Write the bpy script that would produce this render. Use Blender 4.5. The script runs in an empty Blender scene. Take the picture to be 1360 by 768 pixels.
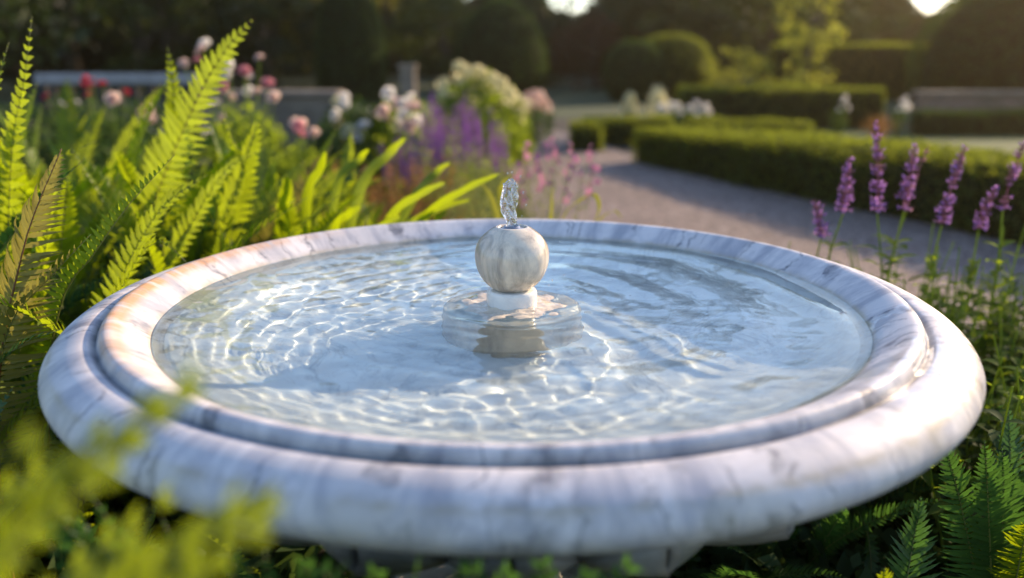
import bpy, math, random
import numpy as np
from mathutils import Vector, Matrix

# ------------------------------------------------------------------ camera, sky, sun, exposure
SC = bpy.context.scene
COL = SC.collection
PI = math.pi
CAM_Y, CAM_Z = -1.256, 1.0
WZ = 0.640                                    # height of the water surface
cam_d = bpy.data.cameras.new('camera')
cam_d.sensor_width = 36.0
cam_d.lens = 31.32
cam_d.clip_start = 0.02
cam_d.clip_end = 2000.0
cam_d.dof.use_dof = True
cam_d.dof.focus_distance = 1.28
cam_d.dof.aperture_fstop = 1.85
cam = bpy.data.objects.new('camera', cam_d)
COL.objects.link(cam)
cam.location = (0.0, CAM_Y, CAM_Z)
cam.rotation_euler = (math.radians(90.0 - 14.98), 0.0, 0.0)
SC.camera = cam

SUN_AZ, SUN_EL = math.radians(50.0), math.radians(22.0)
W = bpy.data.worlds.new('World')
SC.world = W
W.use_nodes = True
wn = W.node_tree
for n in list(wn.nodes):
    wn.nodes.remove(n)
wo = wn.nodes.new('ShaderNodeOutputWorld')
wb = wn.nodes.new('ShaderNodeBackground')
sky = wn.nodes.new('ShaderNodeTexSky')
sky.sky_type = 'NISHITA'
sky.sun_disc = False
sky.sun_elevation = SUN_EL
sky.sun_rotation = SUN_AZ
sky.dust_density = 0.5
sky.ozone_density = 2.5
wb.inputs['Strength'].default_value = 0.15
wt = wn.nodes.new('ShaderNodeMix')          # slightly violet evening blue
wt.data_type = 'RGBA'
wt.blend_type = 'MULTIPLY'
wt.inputs[0].default_value = 1.0
wt.inputs[7].default_value = (1.03, 0.99, 1.03, 1)
wn.links.new(sky.outputs[0], wt.inputs[6])
wn.links.new(wt.outputs[2], wb.inputs['Color'])
wn.links.new(wb.outputs[0], wo.inputs['Surface'])

sun_d = bpy.data.lights.new('sun', 'SUN')
sun_d.energy = 4.2
sun_d.angle = math.radians(0.5)
sun_d.color = (1.0, 0.75, 0.50)
sun_d.cycles.is_caustics_light = True
sun = bpy.data.objects.new('sun', sun_d)
COL.objects.link(sun)
SUN_DIR = Vector((math.sin(SUN_AZ) * math.cos(SUN_EL), math.cos(SUN_AZ) * math.cos(SUN_EL), math.sin(SUN_EL)))
sun.rotation_euler = SUN_DIR.to_track_quat('Z', 'Y').to_euler()
sun.location = SUN_DIR * 30

SC.view_settings.view_transform = 'Standard'
SC.view_settings.look = 'None'
SC.view_settings.exposure = 1.08
SC.view_settings.gamma = 1.0
SC.view_settings.use_curve_mapping = False
SC.cycles.max_bounces = 10
SC.cycles.transparent_max_bounces = 8
SC.cycles.sample_clamp_indirect = 8.0
SC.cycles.caustics_reflective = False
SC.cycles.caustics_refractive = True
SC.cycles.blur_glossy = 0.3
SC.cycles.use_denoising = True

# ------------------------------------------------------------------ helpers
rng = np.random.default_rng(7)


def tag(o, label=None, cat=None, group=None, kind=None):
    if label: o['label'] = label
    if cat: o['category'] = cat
    if group: o['group'] = group
    if kind: o['kind'] = kind
    return o


def empty(name, loc=(0, 0, 0), rz=0.0):
    o = bpy.data.objects.new(name, None)
    o.empty_display_size = 0.05
    COL.objects.link(o)
    o.location = loc
    o.rotation_euler = (0, 0, rz)
    return o


class MB:
    """collects geometry that belongs to ONE mesh object"""
    def __init__(self):
        self.v, self.f, self.n, self.m = [], [], 0, []

    def add(self, v, f, mi=0):
        v = np.asarray(v, float).reshape(-1, 3)
        if isinstance(f, np.ndarray):
            f = f.tolist()
        k = self.n
        self.v.append(v)
        self.f.extend([[i + k for i in q] for q in f])
        self.m.extend([mi] * len(f))
        self.n += len(v)
        return self

    def mesh(self, name, mats, smooth=True):
        me = bpy.data.meshes.new(name)
        V = np.concatenate(self.v) if self.v else np.zeros((0, 3))
        F = self.f
        me.vertices.add(len(V))
        me.vertices.foreach_set('co', V.astype(np.float32).ravel())
        lens = np.fromiter((len(q) for q in F), dtype=np.int32, count=len(F))
        idx = np.fromiter((i for q in F for i in q), dtype=np.int32, count=int(lens.sum()))
        me.loops.add(len(idx))
        me.loops.foreach_set('vertex_index', idx)
        me.polygons.add(len(F))
        st = np.zeros(len(F), np.int32)
        st[1:] = np.cumsum(lens)[:-1]
        me.polygons.foreach_set('loop_start', st)
        me.polygons.foreach_set('loop_total', lens)
        me.polygons.foreach_set('material_index', np.array(self.m, np.int32))
        me.polygons.foreach_set('use_smooth', np.full(len(F), smooth, dtype=bool))
        if not isinstance(mats, (list, tuple)):
            mats = [mats]
        for m in mats:
            me.materials.append(m)
        me.update(calc_edges=True)
        me.validate()
        return me

    def build(self, name, mats, parent=None, smooth=True, loc=None):
        o = bpy.data.objects.new(name, self.mesh(name, mats, smooth))
        COL.objects.link(o)
        if parent is not None:
            o.parent = parent
        if loc is not None:
            o.location = loc
        return o


def link_mesh(name, me, parent=None, loc=(0, 0, 0), rot=(0, 0, 0), sc=1.0):
    o = bpy.data.objects.new(name, me)
    COL.objects.link(o)
    if parent is not None:
        o.parent = parent
    o.location = loc
    o.rotation_euler = rot
    o.scale = (sc, sc, sc) if np.isscalar(sc) else sc
    return o


def smooth_profile(pts, n=4):
    """Catmull-Rom through the points"""
    P = np.array(pts, float)
    Q = np.vstack([2 * P[0] - P[1], P, 2 * P[-1] - P[-2]])
    out = []
    for i in range(1, len(Q) - 2):
        p0, p1, p2, p3 = Q[i - 1], Q[i], Q[i + 1], Q[i + 2]
        for t in np.linspace(0, 1, n, endpoint=False):
            out.append(0.5 * ((2 * p1) + (-p0 + p2) * t + (2 * p0 - 5 * p1 + 4 * p2 - p3) * t * t + (-p0 + 3 * p1 - 3 * p2 + p3) * t ** 3))
    out.append(P[-1])
    return np.array(out)


def lathe(prof, seg=96, close_ends=True):
    """prof: (r,z) rows.  returns verts, faces"""
    prof = np.asarray(prof, float)
    th = np.linspace(0, 2 * PI, seg, endpoint=False)
    V = np.stack([prof[:, 0, None] * np.cos(th), prof[:, 0, None] * np.sin(th), np.repeat(prof[:, 1, None], seg, 1)], -1)
    n = len(prof)
    F = []
    for i in range(n - 1):
        a = i * seg
        for j in range(seg):
            k = (j + 1) % seg
            F.append([a + j, a + k, a + seg + k, a + seg + j])
    if close_ends:
        if prof[0, 0] > 1e-6: F.append(list(range(seg))[::-1])
        if prof[-1, 0] > 1e-6: F.append([(n - 1) * seg + j for j in range(seg)])
    return V.reshape(-1, 3), F


def tube(path, radii, sides=6, cap=True):
    P = np.asarray(path, float)
    n = len(P)
    R = np.broadcast_to(np.asarray(radii, float), (n,))
    T = np.gradient(P, axis=0)
    T /= np.linalg.norm(T, axis=1, keepdims=True) + 1e-12
    up = np.array([0, 0, 1.0]) if abs(T[0, 2]) < 0.9 else np.array([1.0, 0, 0])
    V = []
    for i in range(n):
        a = np.cross(T[i], up); a /= np.linalg.norm(a) + 1e-12
        b = np.cross(a, T[i])
        up = b
        t = np.linspace(0, 2 * PI, sides, endpoint=False)
        V.append(P[i] + R[i] * (np.cos(t)[:, None] * a + np.sin(t)[:, None] * b))
    F = []
    for i in range(n - 1):
        for j in range(sides):
            k = (j + 1) % sides
            F.append([i * sides + j, i * sides + k, (i + 1) * sides + k, (i + 1) * sides + j])
    if cap:
        F.append(list(range(sides))[::-1]); F.append([(n - 1) * sides + j for j in range(sides)])
    return np.concatenate(V), F


def box(x0, x1, y0, y1, z0, z1, bev=0.0):
    if bev <= 0:
        V = [(x, y, z) for z in (z0, z1) for y in (y0, y1) for x in (x0, x1)]
        return np.array(V, float), [[0, 2, 3, 1], [4, 5, 7, 6], [0, 1, 5, 4], [2, 6, 7, 3], [0, 4, 6, 2], [1, 3, 7, 5]]
    b = bev
    V, F = [], []
    for (zz, ins) in ((z0, b), (z0 + b, 0), (z1 - b, 0), (z1, b)):
        X0, X1, Y0, Y1 = x0 + ins, x1 - ins, y0 + ins, y1 - ins
        c = b
        V += [(X0 + c, Y0, zz), (X1 - c, Y0, zz), (X1, Y0 + c, zz), (X1, Y1 - c, zz), (X1 - c, Y1, zz), (X0 + c, Y1, zz), (X0, Y1 - c, zz), (X0, Y0 + c, zz)]
    for i in range(3):
        for j in range(8):
            k = (j + 1) % 8
            F.append([i * 8 + j, i * 8 + k, i * 8 + 8 + k, i * 8 + 8 + j])
    F.append(list(range(8))[::-1]); F.append([24 + j for j in range(8)])
    return np.array(V, float), F


def rot_z(V, a):
    c, s = math.cos(a), math.sin(a)
    return np.asarray(V) @ np.array([[c, s, 0], [-s, c, 0], [0, 0, 1.0]])


# ------------------------------------------------------------------ node material helpers
def new_mat(name):
    m = bpy.data.materials.new(name)
    m.use_nodes = True
    nt = m.node_tree
    for n in list(nt.nodes):
        nt.nodes.remove(n)
    out = nt.nodes.new('ShaderNodeOutputMaterial')
    return m, nt, out


def N(nt, t, **kw):
    n = nt.nodes.new(t)
    for k, v in kw.items():
        if k.startswith('i_'):
            n.inputs[k[2:].replace('_', ' ')].default_value = v
        else:
            setattr(n, k, v)
    return n


def ramp(nt, fac, stops, interp='LINEAR'):
    r = nt.nodes.new('ShaderNodeValToRGB')
    r.color_ramp.interpolation = interp
    e = r.color_ramp.elements
    while len(e) < len(stops):
        e.new(0.5)
    for x, (p, c) in zip(e, stops):
        x.position = p
        x.color = (c[0], c[1], c[2], 1) if not np.isscalar(c) else (c, c, c, 1)
    nt.links.new(fac, r.inputs['Fac'])
    return r.outputs['Color']


def mixc(nt, fac, a, b, mode='MIX'):
    m = nt.nodes.new('ShaderNodeMix')
    m.data_type = 'RGBA'
    m.blend_type = mode
    for s, v in ((m.inputs[0], fac), (m.inputs[6], a), (m.inputs[7], b)):
        if hasattr(v, 'is_linked'):
            nt.links.new(v, s)
        elif np.isscalar(v):
            s.default_value = v
        else:
            s.default_value = (v[0], v[1], v[2], 1)
    return m.outputs[2]


def mth(nt, op, a, b=None, clamp=False):
    m = nt.nodes.new('ShaderNodeMath')
    m.operation = op
    m.use_clamp = clamp
    for s, v in zip(m.inputs, (a, b)):
        if v is None: continue
        if hasattr(v, 'is_linked'): nt.links.new(v, s)
        else: s.default_value = v
    return m.outputs[0]


def noise(nt, vec, scale, detail=4, rough=0.55, dist=0.0):
    n = nt.nodes.new('ShaderNodeTexNoise')
    n.inputs['Scale'].default_value = scale
    n.inputs['Detail'].default_value = detail
    n.inputs['Roughness'].default_value = rough
    n.inputs['Distortion'].default_value = dist
    if vec is not None: nt.links.new(vec, n.inputs['Vector'])
    return n.outputs['Fac']


def mapping(nt, vec, scale=(1, 1, 1), rot=(0, 0, 0), loc=(0, 0, 0)):
    m = nt.nodes.new('ShaderNodeMapping')
    m.inputs['Scale'].default_value = scale
    m.inputs['Rotation'].default_value = rot
    m.inputs['Location'].default_value = loc
    nt.links.new(vec, m.inputs['Vector'])
    return m.outputs[0]


def simple_mat(name, col, rough=0.6, spec=0.5, var=0.0, vscale=20.0, bump=0.0, bscale=60.0, metallic=0.0):
    m, nt, out = new_mat(name)
    b = nt.nodes.new('ShaderNodeBsdfPrincipled')
    b.inputs['Roughness'].default_value = rough
    b.inputs['Metallic'].default_value = metallic
    b.inputs['Specular IOR Level'].default_value = spec
    tc = nt.nodes.new('ShaderNodeTexCoord')
    c = np.array(col)
    if var > 0:
        nz = noise(nt, tc.outputs['Object'], vscale, 5)
        nt.links.new(ramp(nt, nz, [(0.3, c * (1 - var)), (0.7, np.minimum(c * (1 + var), 1))]), b.inputs['Base Color'])
    else:
        b.inputs['Base Color'].default_value = (*col, 1)
    if bump > 0:
        bn = nt.nodes.new('ShaderNodeBump')
        bn.inputs['Strength'].default_value = bump
        bn.inputs['Distance'].default_value = 0.01
        nt.links.new(noise(nt, tc.outputs['Object'], bscale, 5), bn.inputs['Height'])
        nt.links.new(bn.outputs[0], b.inputs['Normal'])
    nt.links.new(b.outputs[0], out.inputs['Surface'])
    return m


def leaf_mat(name, c_dark, c_light, trans, trans_amt=0.4, rough=0.5, spec=0.35, tip=None, pscale=None):
    """two-sided leaf: reflection + light coming through; every loose leaf gets its own tone"""
    m, nt, out = new_mat(name)
    geo = nt.nodes.new('ShaderNodeNewGeometry')
    oi = nt.nodes.new('ShaderNodeObjectInfo')
    rnd = mth(nt, 'ADD', mth(nt, 'MULTIPLY', geo.outputs['Random Per Island'], 0.75), mth(nt, 'MULTIPLY', oi.outputs['Random'], 0.25))
    if pscale:
        rnd = mth(nt, 'ADD', mth(nt, 'MULTIPLY', rnd, 0.6), mth(nt, 'MULTIPLY', noise(nt, geo.outputs['Position'], pscale, 3), 0.4))
    col = ramp(nt, rnd, [(0.1, c_dark), (0.9, c_light)])
    tcol = ramp(nt, rnd, [(0.1, np.array(trans) * 0.65), (0.9, trans)])
    df = nt.nodes.new('ShaderNodeBsdfDiffuse')
    nt.links.new(col, df.inputs['Color'])
    gs = nt.nodes.new('ShaderNodeBsdfGlossy')
    gs.inputs['Roughness'].default_value = rough
    gs.inputs['Color'].default_value = (1, 1, 1, 1)
    b = nt.nodes.new('ShaderNodeMixShader')
    b.inputs[0].default_value = 0.10 * spec
    nt.links.new(df.outputs[0], b.inputs[1])
    nt.links.new(gs.outputs[0], b.inputs[2])
    t = nt.nodes.new('ShaderNodeBsdfTranslucent')
    nt.links.new(tcol, t.inputs['Color'])
    mx = nt.nodes.new('ShaderNodeMixShader')
    mx.inputs[0].default_value = trans_amt
    nt.links.new(b.outputs[0], mx.inputs[1])
    nt.links.new(t.outputs[0], mx.inputs[2])
    nt.links.new(mx.outputs[0], out.inputs['Surface'])
    return m


# ------------------------------------------------------------------ fountain materials
def marble_mat(name, base=(0.80, 0.79, 0.78), rim=False, floor=False, streak=None, warm=(0.58, 0.30, 0.12), rough=0.28):
    m, nt, out = new_mat(name)
    tc = nt.nodes.new('ShaderNodeTexCoord')
    P = tc.outputs['Object']
    # cylindrical coordinates: (angle, radius, height)
    sep = nt.nodes.new('ShaderNodeSeparateXYZ'); nt.links.new(P, sep.inputs[0])
    ang = mth(nt, 'ARCTAN2', sep.outputs[1], sep.outputs[0])
    # broad clouds
    cl = noise(nt, P, 5.0, 6, 0.6, 0.6)
    c = ramp(nt, cl, [(0.30, np.array(base) * 0.82), (0.5, np.array(base) * 0.95), (0.68, base)])
    # grey veins: thin bands of a distorted noise
    v1 = noise(nt, mapping(nt, P, (2.2, 2.2, 1.2), (0.3, 0.2, 0.7)), 2.6, 8, 0.62, 1.2)
    d1 = mth(nt, 'ABSOLUTE', mth(nt, 'SUBTRACT', v1, 0.5))
    c = mixc(nt, mth(nt, 'MULTIPLY', ramp(nt, d1, [(0.0, 1.0), (0.012, 0.5), (0.04, 0.0)]), 0.62 if floor else 0.22), c, (0.34, 0.36, 0.38))
    v2 = noise(nt, mapping(nt, P, (1, 1, 1), (1.3, 0.4, 0.1), (3, 1, 2)), 7.0, 8, 0.6, 1.6)
    d2 = mth(nt, 'ABSOLUTE', mth(nt, 'SUBTRACT', v2, 0.5))
    c = mixc(nt, mth(nt, 'MULTIPLY', ramp(nt, d2, [(0.0, 1.0), (0.02, 0.0)]), 0.35 if floor else 0.15), c, (0.45, 0.43, 0.42))
    if rim:
        # streaks that run down over the rim, keyed on the angle
        cmb = nt.nodes.new('ShaderNodeCombineXYZ')
        nt.links.new(mth(nt, 'MULTIPLY', ang, 9.0), cmb.inputs[0])
        nt.links.new(mth(nt, 'MULTIPLY', sep.outputs[2], 9.0), cmb.inputs[1])
        s1 = noise(nt, cmb.outputs[0], 1.15, 7, 0.65, 0.5)
        c = mixc(nt, mth(nt, 'MULTIPLY', ramp(nt, s1, [(0.44, 0.0), (0.62, 1.0)]), 0.75), c, (0.31, 0.315, 0.36))
        # dark cracks
        cmb2 = nt.nodes.new('ShaderNodeCombineXYZ')
        wob = mth(nt, 'MULTIPLY', mth(nt, 'SUBTRACT', noise(nt, P, 14.0, 4), 0.5), 0.22)
        aw = mth(nt, 'ADD', ang, wob)
        nt.links.new(mth(nt, 'MULTIPLY', aw, 11.0), cmb2.inputs[0])
        vor = nt.nodes.new('ShaderNodeTexNoise'); vor.noise_dimensions = '1D'
        nt.links.new(mth(nt, 'MULTIPLY', aw, 4.6), vor.inputs['W'])
        vor.inputs['Scale'].default_value = 1.0; vor.inputs['Detail'].default_value = 2.0
        dk = mth(nt, 'ABSOLUTE', mth(nt, 'SUBTRACT', vor.outputs['Fac'], 0.5))
        brk = ramp(nt, noise(nt, P, 22.0, 3), [(0.42, 0.0), (0.6, 1.0)])
        crk = mth(nt, 'MULTIPLY', ramp(nt, dk, [(0.0, 1.0), (0.008, 0.6), (0.020, 0.0)]), brk)
        c = mixc(nt, mth(nt, 'MULTIPLY', crk, 0.8), c, (0.10, 0.105, 0.13))
        # ochre stains on the ring's left-hand side
        d = nt.nodes.new('ShaderNodeVectorMath'); d.operation = 'DISTANCE'
        nt.links.new(P, d.inputs[0]); d.inputs[1].default_value = (-0.54, 0.02, WZ + 0.03)
        near = ramp(nt, d.outputs['Value'], [(0.0, 1.0), (0.30, 0.6), (0.48, 0.0)])
        cmb3 = nt.nodes.new('ShaderNodeCombineXYZ')
        nt.links.new(mth(nt, 'MULTIPLY', ang, 6.0), cmb3.inputs[0])
        nt.links.new(mth(nt, 'MULTIPLY', sep.outputs[2], 6.0), cmb3.inputs[2])
        st = noise(nt, cmb3.outputs[0], 3.0, 6, 0.65, 0.3)
        up = ramp(nt, sep.outputs[2], [(WZ + 0.0195, 0.0), (WZ + 0.0215, 1.0)])
        sm = mth(nt, 'MULTIPLY', mth(nt, 'MULTIPLY', ramp(nt, st, [(0.38, 0.0), (0.53, 1.0)]), near), up)
        c = mixc(nt, mth(nt, 'MULTIPLY', sm, 0.92), c, warm)
        # waterline: thin pale-brown lime stain
        zl = mth(nt, 'ABSOLUTE', mth(nt, 'SUBTRACT', sep.outputs[2], WZ + 0.001))
        wl = mth(nt, 'MULTIPLY', ramp(nt, zl, [(0.0, 1.0), (0.006, 0.0)]), ramp(nt, noise(nt, P, 30, 4), [(0.4, 0.0), (0.6, 1.0)]))
        c = mixc(nt, mth(nt, 'MULTIPLY', wl, 0.6), c, (0.35, 0.29, 0.2))
        rr_ = nt.nodes.new('ShaderNodeVectorMath'); rr_.operation = 'LENGTH'
        flat_ = nt.nodes.new('ShaderNodeCombineXYZ'); nt.links.new(sep.outputs[0], flat_.inputs[0]); nt.links.new(sep.outputs[1], flat_.inputs[1])
        nt.links.new(flat_.outputs[0], rr_.inputs[0])
        dg = mth(nt, 'ABSOLUTE', mth(nt, 'SUBTRACT', rr_.outputs['Value'], 0.5562))
        dgm = mth(nt, 'MULTIPLY', ramp(nt, dg, [(0.0015, 1.0), (0.0065, 0.0)]), ramp(nt, noise(nt, P, 18, 5), [(0.3, 0.45), (0.6, 1.0)]))
        c = mixc(nt, mth(nt, 'MULTIPLY', dgm, 0.85), c, (0.085, 0.082, 0.075))
        # above: uneven dark line along the groove; here: green bloom low on the roll
        gr = mth(nt, 'MULTIPLY', ramp(nt, sep.outputs[2], [(WZ - 0.058, 1.0), (WZ - 0.035, 0.0)]), ramp(nt, noise(nt, P, 12, 5), [(0.35, 0.2), (0.65, 1.0)]))
        c = mixc(nt, mth(nt, 'MULTIPLY', gr, 0.5), c, (0.22, 0.23, 0.12))
    if floor or rim:
        # thin olive film on the stone just under the waterline
        dz_ = ramp(nt, sep.outputs[2], [(WZ - 0.085, 0.0), (WZ - 0.02, 1.0), (WZ + 0.001, 1.0), (WZ + 0.004, 0.0)])
        c = mixc(nt, mth(nt, 'MULTIPLY', mth(nt, 'MULTIPLY', dz_, ramp(nt, noise(nt, P, 9.0, 6, 0.65), [(0.35, 0.1), (0.65, 1.0)])), 0.5), c, (0.50, 0.44, 0.28))
    if streak:
        w = nt.nodes.new('ShaderNodeTexNoise')
        w.inputs['Scale'].default_value = streak
        w.inputs['Detail'].default_value = 7; w.inputs['Roughness'].default_value = 0.62; w.inputs['Distortion'].default_value = 0.5
        nt.links.new(mapping(nt, P, (1.0, 1.0, 0.16), (0.18, 0.30, 0.0), (0.7, 0.3, 0.1)), w.inputs['Vector'])
        c = mixc(nt, mth(nt, 'MULTIPLY', ramp(nt, w.outputs['Fac'], [(0.45, 0.0), (0.60, 1.0)]), 0.72), c, (0.24, 0.21, 0.18))
        c = mixc(nt, mth(nt, 'MULTIPLY', ramp(nt, noise(nt, mapping(nt, P, (1, 1, 0.3), (0.1, 0.2, 0)), streak * 2.2, 6, 0.6), [(0.55, 0.0), (0.7, 1.0)]), 0.35), c, (0.55, 0.42, 0.28))
    b = nt.nodes.new('ShaderNodeBsdfPrincipled')
    nt.links.new(c, b.inputs['Base Color'])
    rg = ramp(nt, noise(nt, P, 9.0, 5, 0.6), [(0.35, rough * 0.6), (0.65, rough * 1.5)])
    if rim:
        # splashed-wet stone along the right-hand roll: water film with broken edges
        d = nt.nodes.new('ShaderNodeVectorMath'); d.operation = 'DISTANCE'
        nt.links.new(P, d.inputs[0]); d.inputs[1].default_value = (0.520, -0.255, WZ + 0.01)
        wet = mth(nt, 'MULTIPLY', ramp(nt, d.outputs['Value'], [(0.15, 1.0), (0.26, 0.0)]), ramp(nt, noise(nt, P, 17.0, 5, 0.6), [(0.50, 0.0), (0.54, 1.0)]))
        b.inputs['Coat Roughness'].default_value = 0.16
        nt.links.new(wet, b.inputs['Coat Weight'])
    nt.links.new(rg, b.inputs['Roughness'])
    b.inputs['Specular IOR Level'].default_value = 0.16 if rim else 0.5
    if not floor:
        b.inputs['Subsurface Weight'].default_value = 0.0
    bn = nt.nodes.new('ShaderNodeBump')
    bn.inputs['Strength'].default_value = 0.18
    bn.inputs['Distance'].default_value = 0.002
    nt.links.new(noise(nt, P, 60.0, 6, 0.6), bn.inputs['Height'])
    nt.links.new(bn.outputs[0], b.inputs['Normal'])
    nt.links.new(b.outputs[0], out.inputs['Surface'])
    return m


M_RIM = marble_mat('marble_rim', (0.71, 0.67, 0.655), rim=True, rough=0.5)
M_BOWL = marble_mat('marble_bowl', (0.90, 0.89, 0.86), floor=True, rough=0.35)
M_BALL = marble_mat('marble_ball', (0.80, 0.69, 0.53), streak=26.0, rough=0.2)
M_COLLAR = marble_mat('marble_collar', (0.82, 0.80, 0.74), rough=0.25)
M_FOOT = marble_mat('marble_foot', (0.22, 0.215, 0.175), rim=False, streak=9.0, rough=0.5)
M_STEEL = simple_mat('nozzle_steel', (0.35, 0.35, 0.37), rough=0.25, metallic=1.0)

# water: real rippled sheet, refracting; the sun is focused through it onto the bowl
m, nt, out = new_mat('water')
g = nt.nodes.new('ShaderNodeBsdfGlass')
g.inputs['IOR'].default_value = 1.333
g.inputs['Roughness'].default_value = 0.0
g.inputs['Color'].default_value = (0.93, 0.995, 0.985, 1)
nt.links.new(g.outputs[0], out.inputs['Surface'])
M_WATER = m

# ------------------------------------------------------------------ fountain
fountain = tag(empty('fountain'), 'round white marble fountain basin on a carved foot, full of rippling water', 'fountain')
inner = smooth_profile([(0.0, -0.128), (0.10, -0.127), (0.20, -0.122), (0.28, -0.112), (0.35, -0.094), (0.41, -0.068), (0.45, -0.041),
                        (0.478, -0.018), (0.490, -0.0035), (0.500, 0.0055), (0.512, 0.0140), (0.524, 0.0215), (0.534, 0.0265), (0.541, 0.0280), (0.547, 0.0265), (0.551, 0.0215), (0.5528, 0.0180)], 5)
outer = smooth_profile([(0.5530, 0.0165), (0.5552, 0.0125), (0.558, 0.0135), (0.565, 0.0170), (0.576, 0.0168), (0.592, 0.0115), (0.608, 0.0015), (0.618, -0.0105), (0.6205, -0.022), (0.615, -0.034),
                        (0.603, -0.044), (0.586, -0.051), (0.566, -0.055), (0.548, -0.060), (0.538, -0.068)], 5)
under = smooth_profile([(0.537, -0.069), (0.525, -0.080), (0.48, -0.112), (0.39, -0.160), (0.27, -0.215), (0.17, -0.265), (0.11, -0.30)], 5)
for p in (inner, outer, under): p[:, 1] += WZ
split = np.argmin(abs(inner[:, 0] - 0.478))
bowl = MB().add(*lathe(inner[:split + 1], 256, False)).build('bowl', M_BOWL, fountain)
rim = MB().add(*lathe(np.vstack([inner[split:], outer]), 384, False)).build('rim', M_RIM, fountain)
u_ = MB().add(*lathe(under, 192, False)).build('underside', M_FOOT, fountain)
# carved lobes under the bowl
lobes = MB()
for i in range(20):
    a = 2 * PI * i / 20
    n_u, n_v = 9, 12
    V = []
    for v in np.linspace(0, 1, n_v):
        r = 0.16 + 0.335 * v
        zb = np.interp(r, under[::-1, 0], under[::-1, 1])
        wmax = r * math.tan(PI / 20) * 0.99
        tipf = math.sqrt(max(0.0, 1 - max(0.0, (v - 0.72) / 0.28) ** 2))
        for u in np.linspace(-1, 1, n_u):
            ww = wmax * u * (tipf if v > 0.72 else 1)
            dz = -0.004 - 0.026 * (1 - u * u) * (0.35 + 0.65 * v) - 0.012 * max(0, v - 0.6) * (1 - abs(u)) + 0.010 * math.exp(-(u / 0.12) ** 2)
            V.append((r, ww, zb + dz))
    F = [[j * n_u + k, j * n_u + k + 1, (j + 1) * n_u + k + 1, (j + 1) * n_u + k] for j in range(n_v - 1) for k in range(n_u - 1)]
    l_ = MB().add(rot_z(np.array(V), a), F).build('carved_lobe', M_FOOT, u_)
    sm = l_.modifiers.new('thick', 'SOLIDIFY'); sm.thickness = 0.012; sm.offset = 1.0
# stem and base
foot_p = smooth_profile([(0.115, 0.345), (0.125, 0.325), (0.10, 0.30), (0.075, 0.24), (0.085, 0.17), (0.13, 0.13), (0.16, 0.115), (0.16, 0.09)], 4)
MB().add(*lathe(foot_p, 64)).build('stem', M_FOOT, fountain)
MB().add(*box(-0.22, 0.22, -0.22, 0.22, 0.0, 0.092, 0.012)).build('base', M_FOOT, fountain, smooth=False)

# drum standing on the floor of the bowl, just awash
drum_p = smooth_profile([(0.0, -0.004), (0.06, -0.004), (0.090, -0.004), (0.0985, -0.006), (0.1015, -0.012), (0.102, -0.03), (0.102, -0.08), (0.102, -0.1285)], 4)
M_DRUM = marble_mat('marble_drum', (0.74, 0.62, 0.46), streak=10.0, rough=0.22)
# its worn top is slightly domed and uneven, so the middle just breaks the surface
tp = [(0.0, 0.0030), (0.02, 0.0030), (0.04, 0.0030)] + [(r, 0.0030 - 0.0085 * ((r - 0.04) / 0.058) ** 1.6) for r in np.linspace(0.044, 0.098, 22)]
DV, DF = lathe(np.vstack([tp, drum_p[drum_p[:, 1] < -0.0065]]) + [0, WZ], 128)
gd = np.random.default_rng(15)
dz = np.zeros(len(DV))
for lam, am in ((0.05, 0.0011), (0.025, 0.0007), (0.012, 0.00035), (0.006, 0.0002)):
    for _ in range(6):
        t = gd.uniform(0, 6.28); dz += am * 0.5 * np.sin(2 * PI * (DV[:, 0] * math.cos(t) + DV[:, 1] * math.sin(t)) / lam + gd.uniform(0, 6.28))
DV[:, 2] += dz * (np.hypot(DV[:, 0], DV[:, 1]) < 0.0985) * (DV[:, 2] > WZ - 0.02)
drum = MB().add(DV, DF).build('drum', M_DRUM, fountain)
collar_p = smooth_profile([(0.0360, -0.004), (0.0366, 0.0), (0.037, 0.006), (0.0368, 0.016), (0.0362, 0.021), (0.034, 0.024), (0.030, 0.0245)], 4)
ball_R, ball_z = 0.0525, 0.070
th = np.linspace(-PI / 2 + 0.5, PI / 2 - 0.46, 40)
bp = np.stack([ball_R * np.cos(th), ball_z + ball_R * 0.985 * np.sin(th)], -1)
top = bp[-1]
bp[:, 0] *= 1.0 + 0.05 * np.exp(-((th - 0.45) / 0.5) ** 2)
top = bp[-1]
bp = np.vstack([bp, [[top[0] - 0.0022, top[1] + 0.0004], [top[0] - 0.0042, top[1] - 0.0018], [top[0] - 0.0050, top[1] - 0.006]]])
ball = MB().add(*lathe(bp + [0, WZ], 96, False)).build('finial_ball', M_BALL, fountain)
MB().add(*lathe(collar_p + [0, WZ], 72)).build('collar', M_COLLAR, ball)
nz_p = [(0.0178, top[1] - 0.007), (0.0178, top[1] - 0.0022), (0.0165, top[1] - 0.0012), (0.0120, top[1] - 0.0012), (0.0112, top[1] + 0.0016), (0.0088, top[1] + 0.0016), (0.0085, top[1] - 0.004)]
MB().add(*lathe(np.array(nz_p) + [0, WZ], 40)).build('nozzle', M_STEEL, ball)

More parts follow.
